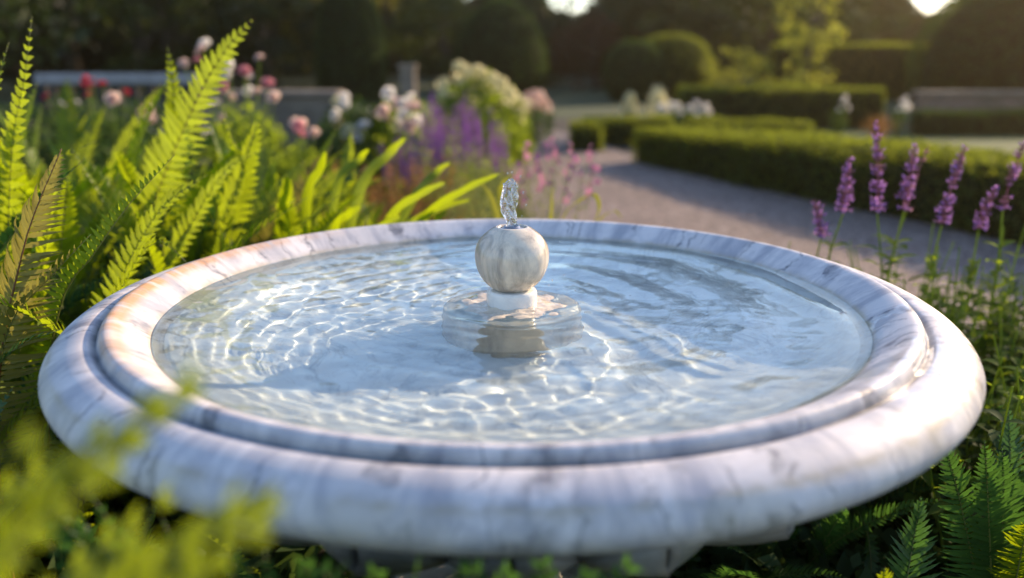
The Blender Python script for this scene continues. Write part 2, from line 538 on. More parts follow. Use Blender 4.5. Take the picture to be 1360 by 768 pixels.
# ------------------------------------------------------------------ water in the bowl
def ripple(x, y):
    r = np.hypot(x, y); a = np.arctan2(y, x)
    h = np.zeros_like(r)
    wob = 0.010 * np.sin(3 * a + 0.6) + 0.006 * np.sin(7 * a + 2.0 + 9 * r) + 0.004 * np.sin(13 * a - 14 * r)
    rr = r + wob * np.clip(r / 0.3, 0, 1)
    fade = np.exp(-r / 0.30)
    h += 0.00042 * np.sin(2 * PI * rr / 0.0315) * np.exp(-r / 0.34) * (0.62 - 0.38 * np.cos(a))
    h += 0.00040 * np.sin(2 * PI * rr / 0.056 + 1.1) * np.exp(-r / 0.7) * (0.60 + 0.40 * np.cos(a - 3.0))
    h += 0.00011 * np.sin(2 * PI * rr / 0.017 + 2 * np.sin(5 * a)) * np.exp(-((r - 0.09) / 0.05) ** 2)
    h += 0.00125 * np.sin(2 * PI * rr / 0.105 + 0.4) * (0.45 + 0.55 * np.cos(a - 0.1)) * np.clip(r / 0.25, 0, 1)
    small = np.zeros_like(h)
    g = np.random.default_rng(5)
    for lam, amp, n in ((0.16, 0.00020, 6), (0.085, 0.00020, 9), (0.052, 0.00018, 12), (0.031, 0.000075, 14)):
        for _ in range(n):
            t = g.uniform(0, 2 * PI); l = lam * g.uniform(0.75, 1.3); p = g.uniform(0, 2 * PI)
            dh = amp * g.uniform(0.5, 1.0) * np.sin(2 * PI * (x * np.cos(t) + y * np.sin(t)) / l + p) * 0.62
            h += dh; small += dh
    # small waves die away towards the far right, where only the broad rings from the jet are left
    calm = 1 / (1 + np.exp(-((x * 0.80 + y * 0.45) - 0.16) / 0.05))
    h = h - small * 0.80 * calm + 0.00035 * np.sin(2 * PI * rr / 0.075 + 1.0 + 0.8 * np.sin(3 * a)) * calm
    # calmer in the lee of the drum, and pulled up to the stone at the edge
    lee = np.exp(-(((x + 0.17) / 0.16) ** 2 + ((y + 0.16) / 0.10) ** 2))
    h *= 1 - 0.72 * lee
    h *= np.clip((0.4927 - r) / 0.02, 0.15, 1)
    h += 0.0012 * np.exp(-(r - 0.037) / 0.004) + 0.0010 * np.exp(-(0.4927 - r) / 0.004)
    return h


NR, NA = 300, 900
rad = np.linspace(0.0362, 0.4925, NR)
ang_ = np.linspace(0, 2 * PI, NA, endpoint=False)
Rg, Ag = np.meshgrid(rad, ang_, indexing='ij')
X, Y = Rg * np.cos(Ag), Rg * np.sin(Ag)
Zw = ripple(X, Y) + WZ
V = np.stack([X, Y, Zw], -1).reshape(-1, 3)
ii, jj = np.meshgrid(np.arange(NR - 1), np.arange(NA), indexing='ij')
kk = (jj + 1) % NA
F = np.stack([ii * NA + jj, (ii + 1) * NA + jj, (ii + 1) * NA + kk, ii * NA + kk], -1).reshape(-1, 4)
water = MB().add(V, F).build('water', M_WATER)
tag(water, 'clear rippling water filling the marble basin', 'water', kind='structure')
water.cycles.is_caustics_caster = True
for o in (bowl, rim, drum):
    o.cycles.is_caustics_receiver = True

# ------------------------------------------------------------------ ground, path, lawn
def ground_mat():
    m, nt, out = new_mat('soil')
    tc = nt.nodes.new('ShaderNodeTexCoord')
    P = tc.outputs['Object']
    b = nt.nodes.new('ShaderNodeBsdfPrincipled')
    b.inputs['Roughness'].default_value = 0.95
    c = ramp(nt, noise(nt, P, 3.0, 8, 0.65), [(0.3, (0.018, 0.014, 0.010)), (0.55, (0.035, 0.028, 0.018)), (0.75, (0.035, 0.045, 0.015))])
    nt.links.new(c, b.inputs['Base Color'])
    bn = nt.nodes.new('ShaderNodeBump'); bn.inputs['Strength'].default_value = 0.7; bn.inputs['Distance'].default_value = 0.03
    nt.links.new(noise(nt, P, 25, 6), bn.inputs['Height']); nt.links.new(bn.outputs[0], b.inputs['Normal'])
    nt.links.new(b.outputs[0], out.inputs['Surface'])
    return m


def gravel_mat():
    m, nt, out = new_mat('gravel')
    tc = nt.nodes.new('ShaderNodeTexCoord')
    P = tc.outputs['Object']
    vo = nt.nodes.new('ShaderNodeTexVoronoi'); vo.inputs['Scale'].default_value = 55.0
    nt.links.new(P, vo.inputs['Vector'])
    hs = nt.nodes.new('ShaderNodeSeparateColor'); nt.links.new(vo.outputs['Color'], hs.inputs[0])
    c = ramp(nt, hs.outputs[0], [(0.0, (0.09, 0.062, 0.05)), (0.5, (0.215, 0.155, 0.125)), (0.85, (0.33, 0.25, 0.205)), (1.0, (0.55, 0.45, 0.38))])
    c = mixc(nt, ramp(nt, noise(nt, P, 1.1, 5), [(0.35, 0.0), (0.7, 0.5)]), c, (0.11, 0.08, 0.065))
    b = nt.nodes.new('ShaderNodeBsdfPrincipled'); b.inputs['Roughness'].default_value = 0.85
    nt.links.new(c, b.inputs['Base Color'])
    bn = nt.nodes.new('ShaderNodeBump'); bn.inputs['Strength'].default_value = 0.9; bn.inputs['Distance'].default_value = 0.012
    nt.links.new(mth(nt, 'SUBTRACT', 1.0, vo.outputs['Distance']), bn.inputs['Height']); nt.links.new(bn.outputs[0], b.inputs['Normal'])
    nt.links.new(b.outputs[0], out.inputs['Surface'])
    return m


M_SOIL, M_GRAVEL = ground_mat(), gravel_mat()
M_LAWN = simple_mat('lawn_green', (0.075, 0.105, 0.022), rough=0.9, var=0.35, vscale=9.0, bump=0.5, bscale=120)
g_ = MB().add([(-160, -30, 0), (160, -30, 0), (160, 260, 0), (-160, 260, 0)], [[0, 1, 2, 3]]).build('ground', M_SOIL)
tag(g_, kind='structure')
pl = [(0.42, 0.9), (0.22, 2.6), (0.08, 4.3), (-0.15, 6.2), (-0.32, 7.7), (-0.75, 9.2), (-1.8, 10.4), (-4.0, 11.2)]
pr = [(3.6, 0.9), (3.1, 2.6), (2.30, 4.3), (1.60, 6.2), (1.12, 7.7), (0.95, 9.2), (0.20, 11.2), (-3.4, 12.6)]
PV = np.array([(x, y, 0.008) for x, y in pl] + [(x, y, 0.008) for x, y in pr])
k = len(pl)
pth = MB().add(PV, [[i, i + k, i + k + 1, i + 1] for i in range(k - 1)]).build('path', M_GRAVEL)
tag(pth, kind='structure')
fl_ = MB().add([(-30, 12.5, 0.004), (34, 12.5, 0.004), (40, 34, 0.004), (-36, 34, 0.004)], [[0, 1, 2, 3]]).build('lawn', simple_mat('rough_grass', (0.035, 0.055, 0.014), rough=0.95, var=0.4, vscale=2.0, bump=0.5, bscale=60))
tag(fl_, kind='structure')
lw = MB().add([(1.7, 7.0, 0.006), (3.2, 3.3, 0.006), (16, 3.3, 0.006), (16, 10.4, 0.006), (1.4, 10.4, 0.006)], [[0, 1, 2, 3, 4]]).build('lawn', M_LAWN)
tag(lw, kind='structure')

# ------------------------------------------------------------------ foliage helpers
def leaves(P, Nn, size, g, aspect=0.5, droop=0.35, spread=0.9):
    """one small pointed leaf (6-sided, creased) per row of P, facing roughly along Nn"""
    P = np.asarray(P, float); n = len(P)
    Nn = np.asarray(Nn, float) + g.normal(size=(n, 3)) * spread
    Nn /= np.linalg.norm(Nn, axis=1, keepdims=True) + 1e-9
    t = g.normal(size=(n, 3)); t[:, 2] -= droop
    t -= Nn * (t * Nn).sum(1, keepdims=True); t /= np.linalg.norm(t, axis=1, keepdims=True) + 1e-9
    s = np.cross(Nn, t)
    L = (np.broadcast_to(size, (n,)) * g.uniform(0.6, 1.3, n))[:, None]
    Wd = L * aspect * 0.5
    up = Nn * L * 0.10
    a = P - t * L * 0.5
    b1, b2 = P - t * L * 0.08 + s * Wd + up, P - t * L * 0.08 - s * Wd + up
    c = P + t * L * 0.5 - Nn * L * 0.12
    V = np.stack([a, b1, c, b2], 1).reshape(-1, 3)
    F = np.arange(n * 4).reshape(n, 4)
    return V, F


def sphere_dirs(n, g):
    d = g.normal(size=(n, 3))
    return d / np.linalg.norm(d, axis=1, keepdims=True)


def lump(d, seed, k=5):
    """smooth bumpy scalar on directions"""
    g = np.random.default_rng(seed)
    s = np.zeros(len(d))
    for _ in range(k):
        w = g.normal(size=3) * 3.0
        s += np.sin(d @ w + g.uniform(0, 6.28))
    return s / k


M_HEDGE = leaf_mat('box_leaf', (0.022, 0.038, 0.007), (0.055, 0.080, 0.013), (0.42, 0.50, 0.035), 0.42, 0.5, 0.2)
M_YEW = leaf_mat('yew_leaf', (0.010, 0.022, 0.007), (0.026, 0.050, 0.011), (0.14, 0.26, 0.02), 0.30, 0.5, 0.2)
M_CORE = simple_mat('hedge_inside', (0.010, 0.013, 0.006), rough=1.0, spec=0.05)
M_TREE = [leaf_mat('oak_leaf', (0.018, 0.032, 0.008), (0.048, 0.068, 0.013), (0.14, 0.19, 0.02), 0.30, 0.5, 0.25),
          leaf_mat('dark_leaf', (0.009, 0.017, 0.007), (0.024, 0.038, 0.010), (0.06, 0.10, 0.015), 0.25, 0.5, 0.25),
          leaf_mat('olive_leaf', (0.045, 0.050, 0.012), (0.11, 0.11, 0.022), (0.25, 0.24, 0.03), 0.35, 0.5, 0.25),
          leaf_mat('lime_leaf', (0.08, 0.11, 0.016), (0.20, 0.23, 0.035), (0.48, 0.50, 0.06), 0.45, 0.5, 0.25),
          leaf_mat('copper_leaf', (0.045, 0.018, 0.012), (0.10, 0.038, 0.022), (0.20, 0.06, 0.03), 0.3, 0.5, 0.25)]
M_BARK = simple_mat('bark', (0.06, 0.045, 0.032), rough=0.95, var=0.4, vscale=12, bump=0.8, bscale=30)
M_STONE = simple_mat('old_stone', (0.17, 0.135, 0.10), rough=0.9, var=0.35, vscale=6, bump=0.6, bscale=40)


def topiary(name, label, cat, c, prof, n, size, mat, seed, group=None, squash=1.0):
    """clipped solid of revolution: dense shell of small leaves over a dark inside"""
    g = np.random.default_rng(seed)
    prof = np.asarray(smooth_profile(prof, 6))
    root = tag(empty(name, c), label, cat, group)
    mb = MB()
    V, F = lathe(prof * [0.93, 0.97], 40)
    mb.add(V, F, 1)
    ds = np.hypot(np.diff(prof[:, 0]), np.diff(prof[:, 1])); w = ds * (prof[:-1, 0] + prof[1:, 0]); w /= w.sum()
    i = g.choice(len(w), n, p=w); t = g.uniform(0, 1, n)
    r = prof[i, 0] * (1 - t) + prof[i + 1, 0] * t; z = prof[i, 1] * (1 - t) + prof[i + 1, 1] * t
    a = g.uniform(0, 2 * PI, n)
    nr = (prof[i + 1, 1] - prof[i, 1]) / ds[i]; nz = -(prof[i + 1, 0] - prof[i, 0]) / ds[i]
    sgn = np.where(nr < -0.2, -1, 1); nr, nz = np.abs(nr), np.where(nr < 0, -nz, nz)
    Nn = np.stack([nr * np.cos(a), nr * np.sin(a), nz], -1)
    P = np.stack([r * np.cos(a), r * np.sin(a), z], -1)
    bump = lump(P / (np.linalg.norm(P, axis=1, keepdims=True) + 1e-6), seed) * 0.02 + g.normal(size=n) * 0.012
    P = P + Nn * (bump * prof[:, 0].max())[:, None]
    mb.add(*leaves(P, Nn, size, g, 0.55, 0.2, 0.7), 0)
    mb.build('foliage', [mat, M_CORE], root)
    return root


def hedge(label, pts, width, h, n_m2, size, mat, seed, group=None, z_taper=0.0, name='hedge', wob=0.015, parts=True):
    """clipped hedge along a line; pts = centre line"""
    g = np.random.default_rng(seed)
    P = np.array(pts, float)
    seg = np.hypot(*np.diff(P, axis=0).T); s = np.concatenate([[0], np.cumsum(seg)])
    n = max(4, int(s[-1] / 0.12))
    if len(P) > 2:
        Q = smooth_profile(P, 16)
        sq = np.concatenate([[0], np.cumsum(np.hypot(*np.diff(Q, axis=0).T))])
    else:
        Q, sq = P, s
    L = sq[-1]
    f = lambda q: np.stack([np.interp(q, sq, Q[:, 0]), np.interp(q, sq, Q[:, 1])], -1)
    def frame(q):
        a, b = f(np.clip(q - 0.05, 0, L)), f(np.clip(q + 0.05, 0, L))
        t = b - a; t /= np.linalg.norm(t, axis=-1, keepdims=True)
        return f(q), t, np.stack([-t[..., 1], t[..., 0]], -1)
    mb = MB()
    q = np.linspace(0.03, L - 0.03, n)
    c, t, nn = frame(q)
    w2 = width / 2 - 0.03
    hm = h if np.isscalar(h) else max(h)
    hs = np.full(n, h) if np.isscalar(h) else h[0] + (h[1] - h[0]) * q / L
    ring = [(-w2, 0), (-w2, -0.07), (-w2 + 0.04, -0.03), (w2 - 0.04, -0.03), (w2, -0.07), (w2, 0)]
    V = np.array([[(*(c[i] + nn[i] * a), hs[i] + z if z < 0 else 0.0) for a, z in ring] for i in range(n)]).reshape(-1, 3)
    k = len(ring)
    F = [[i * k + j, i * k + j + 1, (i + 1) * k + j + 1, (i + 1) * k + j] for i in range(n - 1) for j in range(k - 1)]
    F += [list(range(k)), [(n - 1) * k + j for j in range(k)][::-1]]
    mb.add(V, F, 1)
    H = lambda q: (h if np.isscalar(h) else h[0] + (h[1] - h[0]) * np.asarray(q) / L)
    def put(m, side):
        if side in ('l', 'r'):
            qq = g.uniform(0, L, m); z = g.uniform(0.0, 1, m) * H(qq); c, t, nn = frame(qq)
            sg = 1 if side == 'l' else -1
            off = width / 2 - np.clip((z - H(qq) + 0.05) / 0.05, 0, 1) * 0.02
            nrm = np.concatenate([nn * sg, np.zeros((m, 1))], 1)
            pos = np.concatenate([c + nn * (sg * off)[:, None], z[:, None]], 1)
        elif side == 'top':
            qq = g.uniform(0, L, m); u = g.uniform(-1, 1, m) * width / 2; c, t, nn = frame(qq)
            pos = np.concatenate([c + nn * u[:, None], np.broadcast_to(np.reshape(H(qq), (-1, 1)), (m, 1))], 1); nrm = np.tile([0, 0, 1.0], (m, 1))
        else:
            e = 0.0 if side == 'e0' else L
            qq = np.full(m, e); u = g.uniform(-1, 1, m) * width / 2; c, t, nn = frame(qq); z = g.uniform(0, 1, m) * H(qq)
            sg = -1 if side == 'e0' else 1
            pos = np.concatenate([c + nn * u[:, None], z[:, None]], 1); nrm = np.concatenate([t * sg, np.zeros((m, 1))], 1)
        wv = np.zeros(m)
        for _ in range(4):
            d = g.normal(size=3) * 4; wv += np.sin(pos @ d + g.uniform(0, 6))
        pos = pos + nrm * (wv * wob * 0.6 + g.normal(size=m) * wob)[:, None]
        V, F = leaves(pos, nrm, size, g, 0.6, 0.1, 0.75)
        mb.add(V, F, 0)
    put(int(L * hm * n_m2), 'l'); put(int(L * hm * n_m2), 'r'); put(int(L * width * n_m2), 'top')
    put(int(width * hm * n_m2), 'e0'); put(int(width * hm * n_m2), 'e1')
    cx, cy = Q.mean(0)
    for v in mb.v: v -= [cx, cy, 0]
    root = tag(empty(name, (cx, cy, 0)), label, 'hedge', group)
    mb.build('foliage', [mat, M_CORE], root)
    return root


def crown_mb(seed, rx, rz, zc, n_cl, n_lf, size, cl_r, low=-0.9):
    g = np.random.default_rng(seed)
    mb = MB()
    d = sphere_dirs(n_cl, g); rad = g.uniform(0.35, 1.0, n_cl) ** 0.6
    C = d * rad[:, None] * (1 + 0.18 * lump(d, seed + 1))[:, None]
    C[:, 2] = np.clip(C[:, 2], low, 1)
    C = C * [rx, rx, rz] + [0, 0, zc]
    for c in C:
        m = int(n_lf * g.uniform(0.5, 1.4))
        dd = sphere_dirs(m, g); rr = g.uniform(0.3, 1.0, m) ** 0.5 * cl_r * g.uniform(0.7, 1.3)
        P = c + dd * rr[:, None] * [1, 1, 0.6]
        mb.add(*leaves(P, dd + [0, 0, 0.6], size, g, 0.6, 0.4, 0.8), 0)
    return mb, C


def make_tree(seed, h, rx, mat, trunk_r, size, n_cl=70, n_lf=55, bottom=0.12, cl_r=None):
    g = np.random.default_rng(seed)
    rz = h * (1 - bottom) / 2; zc = h - rz
    mb, C = crown_mb(seed, rx, rz, zc, n_cl, n_lf, size, cl_r or rx * 0.30)
    tm = MB()
    zt = h * 0.8
    zs = np.linspace(-0.05, zt, 9)
    path = np.stack([0.03 * h * np.sin(zs * 1.1 / h * 4 + seed), 0.03 * h * np.cos(zs / h * 5 + seed) - 0.03 * h * math.cos(seed), zs], -1)
    path[:, :2] -= path[0, :2]
    rr = trunk_r * (1 - zs / zt * 0.8); rr[0] *= 1.35
    tm.add(*tube(path, rr, 9))
    for c in C[:16]:
        k = int(g.integers(2, 7)); b = path[k]
        mid = (b + c) / 2 + [0, 0, -0.04 * h]
        tm.add(*tube([b, mid, c], [trunk_r * 0.4, trunk_r * 0.22, trunk_r * 0.06], 5))
    return mb.mesh('crown', [mat]), tm.mesh('trunk', [M_BARK])


def put_tree(name, label, cat, meshes, x, y, rz=0.0, sc=1.0, group=None, z=0.0):
    root = tag(empty(name, (x, y, z), rz), label, cat, group)
    root.scale = (sc, sc, sc)
    link_mesh('crown', meshes[0], root)
    link_mesh('trunk', meshes[1], root)
    return root


# ------------------------------------------------------------------ hedges and clipped shapes
hc = [(3.95, 1.2), (3.15, 3.1), (2.62, 4.35), (2.03, 5.65), (1.43, 7.15)]
hedge('long dark low box hedge curving along the right side of the gravel path', hc, 0.66, (0.49, 0.315), 3200, 0.030, M_HEDGE, 11, 'clipped box hedges')
hedge('small cube of clipped box at the far end of the gravel path', [(0.60, 8.05), (0.92, 8.05)], 0.36, 0.27, 4600, 0.028, M_HEDGE, 12, 'clipped box hedges')
hedge('short sunlit box hedge just behind the small box cube', [(0.80, 8.75), (1.75, 8.62)], 0.40, 0.29, 3000, 0.030, M_HEDGE, 13, 'clipped box hedges')
hedge('low flat green box hedge beside the white flowers', [(1.95, 8.9), (3.25, 8.6)], 0.45, 0.25, 3000, 0.030, M_HEDGE, 14, 'clipped box hedges')
hedge('medium box hedge with a bright sunlit top below the pale flowering shrub', [(2.3, 11.2), (4.9, 10.9)], 0.7, 0.52, 1500, 0.036, M_HEDGE, 15, 'clipped box hedges')
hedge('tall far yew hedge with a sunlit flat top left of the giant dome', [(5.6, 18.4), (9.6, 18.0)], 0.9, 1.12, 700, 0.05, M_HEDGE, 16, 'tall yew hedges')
topiary('yew_topiary', 'large dark egg-shaped clipped yew with a sunlit right edge', 'topiary', (-0.25, 18.75, 0),
        [(0.80, 0.0), (0.98, 0.35), (1.02, 0.75), (0.93, 1.2), (0.72, 1.62), (0.42, 1.93), (0.18, 2.05), (0.0, 2.08)], 9000, 0.055, M_YEW, 21, 'clipped yews')
topiary('yew_topiary', 'tall dark column of clipped yew cut off by the top edge of the picture', 'topiary', (-3.2, 17.0, 0),
        [(0.62, 0.0), (0.70, 0.5), (0.68, 1.1), (0.58, 1.7), (0.42, 2.2), (0.22, 2.55), (0.0, 2.68)], 8000, 0.055, M_YEW, 22, 'clipped yews')
topiary('yew_topiary', 'smaller dark ball of clipped yew touching a bigger sunlit ball', 'topiary', (2.50, 17.3, 0),
        [(0.45, 0.0), (0.64, 0.35), (0.66, 0.65), (0.55, 0.95), (0.32, 1.15), (0.0, 1.22)], 5000, 0.055, M_YEW, 23, 'clipped yews')
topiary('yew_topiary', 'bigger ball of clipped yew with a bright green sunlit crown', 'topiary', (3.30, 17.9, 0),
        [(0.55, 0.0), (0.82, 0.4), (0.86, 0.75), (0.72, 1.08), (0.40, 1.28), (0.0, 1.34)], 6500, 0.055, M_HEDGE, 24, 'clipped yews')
topiary('yew_topiary', 'giant dark dome of clipped yew filling the upper right corner', 'topiary', (10.25, 14.6, 0),
        [(2.9, 0.0), (3.1, 0.6), (2.95, 1.3), (2.4, 1.95), (1.5, 2.4), (0.7, 2.6), (0.0, 2.64)], 14000, 0.075, M_YEW, 25, 'clipped yews')

# brick terrace wall on the right, behind the lawn
def brick_mat():
    m, nt, out = new_mat('old_brick')
    tc = nt.nodes.new('ShaderNodeTexCoord')
    br = nt.nodes.new('ShaderNodeTexBrick')
    br.inputs['Scale'].default_value = 4.4
    br.inputs['Color1'].default_value = (0.22, 0.12, 0.08, 1); br.inputs['Color2'].default_value = (0.15, 0.085, 0.06, 1); br.inputs['Mortar'].default_value = (0.26, 0.22, 0.18, 1)
    nt.links.new(mapping(nt, tc.outputs['Object'], (1, 1, 1), (PI / 2, 0, 0)), br.inputs['Vector'])
    b = nt.nodes.new('ShaderNodeBsdfPrincipled'); b.inputs['Roughness'].default_value = 0.9
    nt.links.new(mixc(nt, ramp(nt, noise(nt, tc.outputs['Object'], 3, 5), [(0.4, 0.0), (0.7, 0.5)]), br.outputs['Color'], (0.07, 0.07, 0.04)), b.inputs['Base Color'])
    nt.links.new(b.outputs[0], out.inputs['Surface'])
    return m


wl = tag(empty('brick_wall', (8.4, 10.2, 0)), 'low brown brick wall behind the lawn at the right edge', 'wall')
MB().add(*box(-3.3, 3.3, -0.11, 0.11, 0, 0.46)).build('brickwork', brick_mat(), wl, smooth=False)
MB().add(*box(-3.33, 3.33, -0.15, 0.15, 0.462, 0.51, 0.01)).build('coping', M_STONE, wl, smooth=False)

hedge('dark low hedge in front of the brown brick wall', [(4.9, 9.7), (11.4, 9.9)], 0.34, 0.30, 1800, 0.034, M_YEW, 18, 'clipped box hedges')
# stone wall, pedestal and bench on the left
wl = tag(empty('stone_wall', (-2.35, 6.9, 0)), 'low grey-brown stone wall behind the white roses', 'wall')
MB().add(*box(-0.45, 0.80, -0.14, 0.14, 0, 0.60)).build('stonework', M_STONE, wl, smooth=False)
MB().add(*box(-0.48, 0.83, -0.18, 0.18, 0.602, 0.655, 0.012)).build('coping', M_STONE, wl, smooth=False)
pd = tag(empty('stone_pedestal', (-1.2, 9.3, 0)), 'slim pale stone pedestal standing behind the white roses', 'pedestal')
MB().add(*box(-0.085, 0.085, -0.085, 0.085, 0.1, 0.80)).build('shaft', M_STONE, pd, smooth=False)
MB().add(*box(-0.125, 0.125, -0.125, 0.125, 0, 0.098, 0.01)).build('base', M_STONE, pd, smooth=False)
MB().add(*box(-0.105, 0.105, -0.105, 0.105, 0.802, 0.85, 0.01)).build('cap', M_STONE, pd, smooth=False)
M_WOOD = simple_mat('weathered_wood', (0.26, 0.25, 0.25), rough=0.75, var=0.2, vscale=14)
M_WOODD = simple_mat('dark_wood', (0.02, 0.018, 0.016), rough=0.8)
bn_ = tag(empty('garden_bench', (-2.70, 5.0, 0), 0.03), 'weathered grey garden bench seen from behind, beyond the tall ferns', 'bench')
MB().add(*box(-0.55, 0.55, -0.03, 0.03, 0.775, 0.85, 0.01)).build('top_rail', M_WOOD, bn_, smooth=False)
for i in range(9):
    MB().add(*box(-0.44 + i * 0.11 - 0.022, -0.44 + i * 0.11 + 0.022, -0.012, 0.012, 0.47, 0.774)).build('back_slat', M_WOODD, bn_, smooth=False)
MB().add(*box(-0.53, 0.53, 0.0, 0.46, 0.41, 0.45, 0.008)).build('seat', M_WOOD, bn_, smooth=False)
for sx in (-0.515, 0.515):
    MB().add(*box(sx - 0.03, sx + 0.03, -0.029, 0.029, 0, 0.774)).build('leg', M_WOODD, bn_, smooth=False)
    MB().add(*box(sx - 0.03, sx + 0.03, 0.41, 0.465, 0, 0.409)).build('leg', M_WOODD, bn_, smooth=False)
    MB().add(*box(sx - 0.035, sx + 0.035, 0.032, 0.48, 0.62, 0.65, 0.008)).build('armrest', M_WOOD, bn_, smooth=False)

# ------------------------------------------------------------------ the far wood, one dark mass
gw = np.random.default_rng(90)
th_ = np.radians(np.linspace(-62, 62, 200))
RW = 40.0
def wood_top(t):
    px = 680 + 1183 * np.tan(t)
    h = 6.2 + 1.1 * np.sin(px / 47.0) + 0.8 * np.sin(px / 19.0 + 1)
    for c, w, lo in ((618, 24, 2.9), (752, 46, 2.45), (1215, 48, 2.3)):
        h = h - (h - lo) * np.exp(-((px - c) / w) ** 4)
    return h
V, F = [], []
for i, t in enumerate(th_):
    for r, hf in ((RW, 0.0), (RW - 0.3, 0.55), (RW + 0.3, 0.93), (RW + 1.2, 0.97), (RW + 3.5, 0.0)):
        V.append((r * math.sin(t), r * math.cos(t) - 1.26, wood_top(t) * hf))
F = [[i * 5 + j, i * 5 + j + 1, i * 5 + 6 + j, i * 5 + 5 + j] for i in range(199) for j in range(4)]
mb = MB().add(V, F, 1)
n = 30000
t = np.radians(gw.uniform(-62, 62, n)); hh = wood_top(t) * gw.uniform(0, 1.04, n) ** 0.8
r = RW - 0.3 + gw.normal(size=n) * 0.8
mb.add(*leaves(np.stack([r * np.sin(t), r * np.cos(t) - 1.26, hh], -1), np.stack([-np.sin(t), -np.cos(t), 0.6 + 0 * t], -1), 0.34, gw, 0.65, 0.3, 0.8), 0)
fw_ = mb.build('wood', [M_TREE[1], M_CORE])
tag(fw_, 'dark mass of woodland closing the view far behind the garden', 'wood', kind='stuff')

# ------------------------------------------------------------------ trees behind
T = [make_tree(101, 9.0, 3.4, M_TREE[0], 0.22, 0.26, 80, 60, 0.06),
     make_tree(102, 10.5, 3.6, M_TREE[1], 0.26, 0.28, 85, 60, 0.04),
     make_tree(103, 8.0, 3.0, M_TREE[2], 0.20, 0.26, 70, 55, 0.06),
     make_tree(104, 11.5, 3.2, M_TREE[1], 0.26, 0.28, 85, 60, 0.22),
     make_tree(105, 3.0, 1.7, M_TREE[0], 0.08, 0.16, 45, 60, 0.02),
     make_tree(106, 2.6, 1.6, M_TREE[1], 0.08, 0.16, 45, 60, 0.02),
     make_tree(107, 2.3, 1.5, M_TREE[4], 0.07, 0.15, 40, 55, 0.02)]
TL = ['broad green tree in the wood behind the garden', 'dark dense tree in the wood behind the garden', 'olive-green tree in the wood behind the garden', 'tall dark tree with a bare lower trunk behind the garden',
      'low green shrub at the foot of the wood', 'low dark shrub at the foot of the wood', 'coppery red-brown shrub at the foot of the wood']
tr_spots = [(-22, 27, 1), (-17.5, 24, 0), (-13.5, 27, 1), (-10, 23.5, 3), (-7.5, 27.5, 0), (-5.2, 24.0, 2), (-4.6, 30, 1), (-14, 34, 1), (-6, 36, 3), (-19, 33, 0),
            (5.6, 26, 1), (8.6, 28.5, 3), (5.2, 37, 3), (9.6, 31, 1), (24, 33, 1), (20.5, 37, 0), (28, 29, 0), (-27, 22, 0), (-12, 17.5, 1), (-9.6, 13.8, 1)]
gt = np.random.default_rng(3)
for x, y, k in tr_spots:
    put_tree('tree', TL[k], 'tree', T[k], x, y, gt.uniform(0, 6.28), gt.uniform(0.72, 0.92), 'trees of the wood')
sh_spots = [(-11.5, 20, 5), (-8.2, 20.5, 4), (-5.8, 20.8, 5), (-2.0, 23.5, 4), (0.4, 24.5, 5), (2.2, 23.0, 6), (3.6, 24, 5), (6.3, 22, 4), (8.4, 22.5, 5), (13.2, 24, 4), (-14.5, 19, 4), (16.5, 25, 5), (4.6, 21.0, 5)]
for x, y, k in sh_spots:
    put_tree('shrub', TL[k], 'shrub', T[k], x, y, gt.uniform(0, 6.28), gt.uniform(0.85, 1.15), 'shrubs at the foot of the wood')
ty = make_tree(111, 3.1, 0.55, M_TREE[3], 0.035, 0.09, 60, 26, 0.08, 0.26)
put_tree('young_tree', 'slender young tree with glowing yellow-green leaves', 'tree', ty, 4.35, 12.2)
tz = make_tree(112, 1.05, 0.62, M_TREE[3], 0.03, 0.06, 40, 34, 0.05)
put_tree('pale_shrub', 'pale yellow-green flowering shrub left of the slender young tree', 'shrub', tz, 3.25, 12.0)

# ------------------------------------------------------------------ ferns
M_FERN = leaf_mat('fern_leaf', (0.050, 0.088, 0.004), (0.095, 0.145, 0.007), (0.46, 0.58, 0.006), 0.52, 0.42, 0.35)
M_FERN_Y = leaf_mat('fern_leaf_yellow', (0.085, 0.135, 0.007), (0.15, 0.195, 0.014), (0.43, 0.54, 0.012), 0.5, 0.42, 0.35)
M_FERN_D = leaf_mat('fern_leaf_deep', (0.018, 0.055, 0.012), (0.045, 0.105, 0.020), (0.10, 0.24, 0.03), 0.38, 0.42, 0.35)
M_FERN_B = leaf_mat('fern_leaf_old', (0.075, 0.075, 0.012), (0.16, 0.15, 0.03), (0.36, 0.32, 0.05), 0.42, 0.5, 0.3)
M_RACHIS = simple_mat('fern_stem', (0.14, 0.15, 0.03), rough=0.5)
M_RACHIS_R = simple_mat('fern_stem_red', (0.16, 0.065, 0.02), rough=0.5)


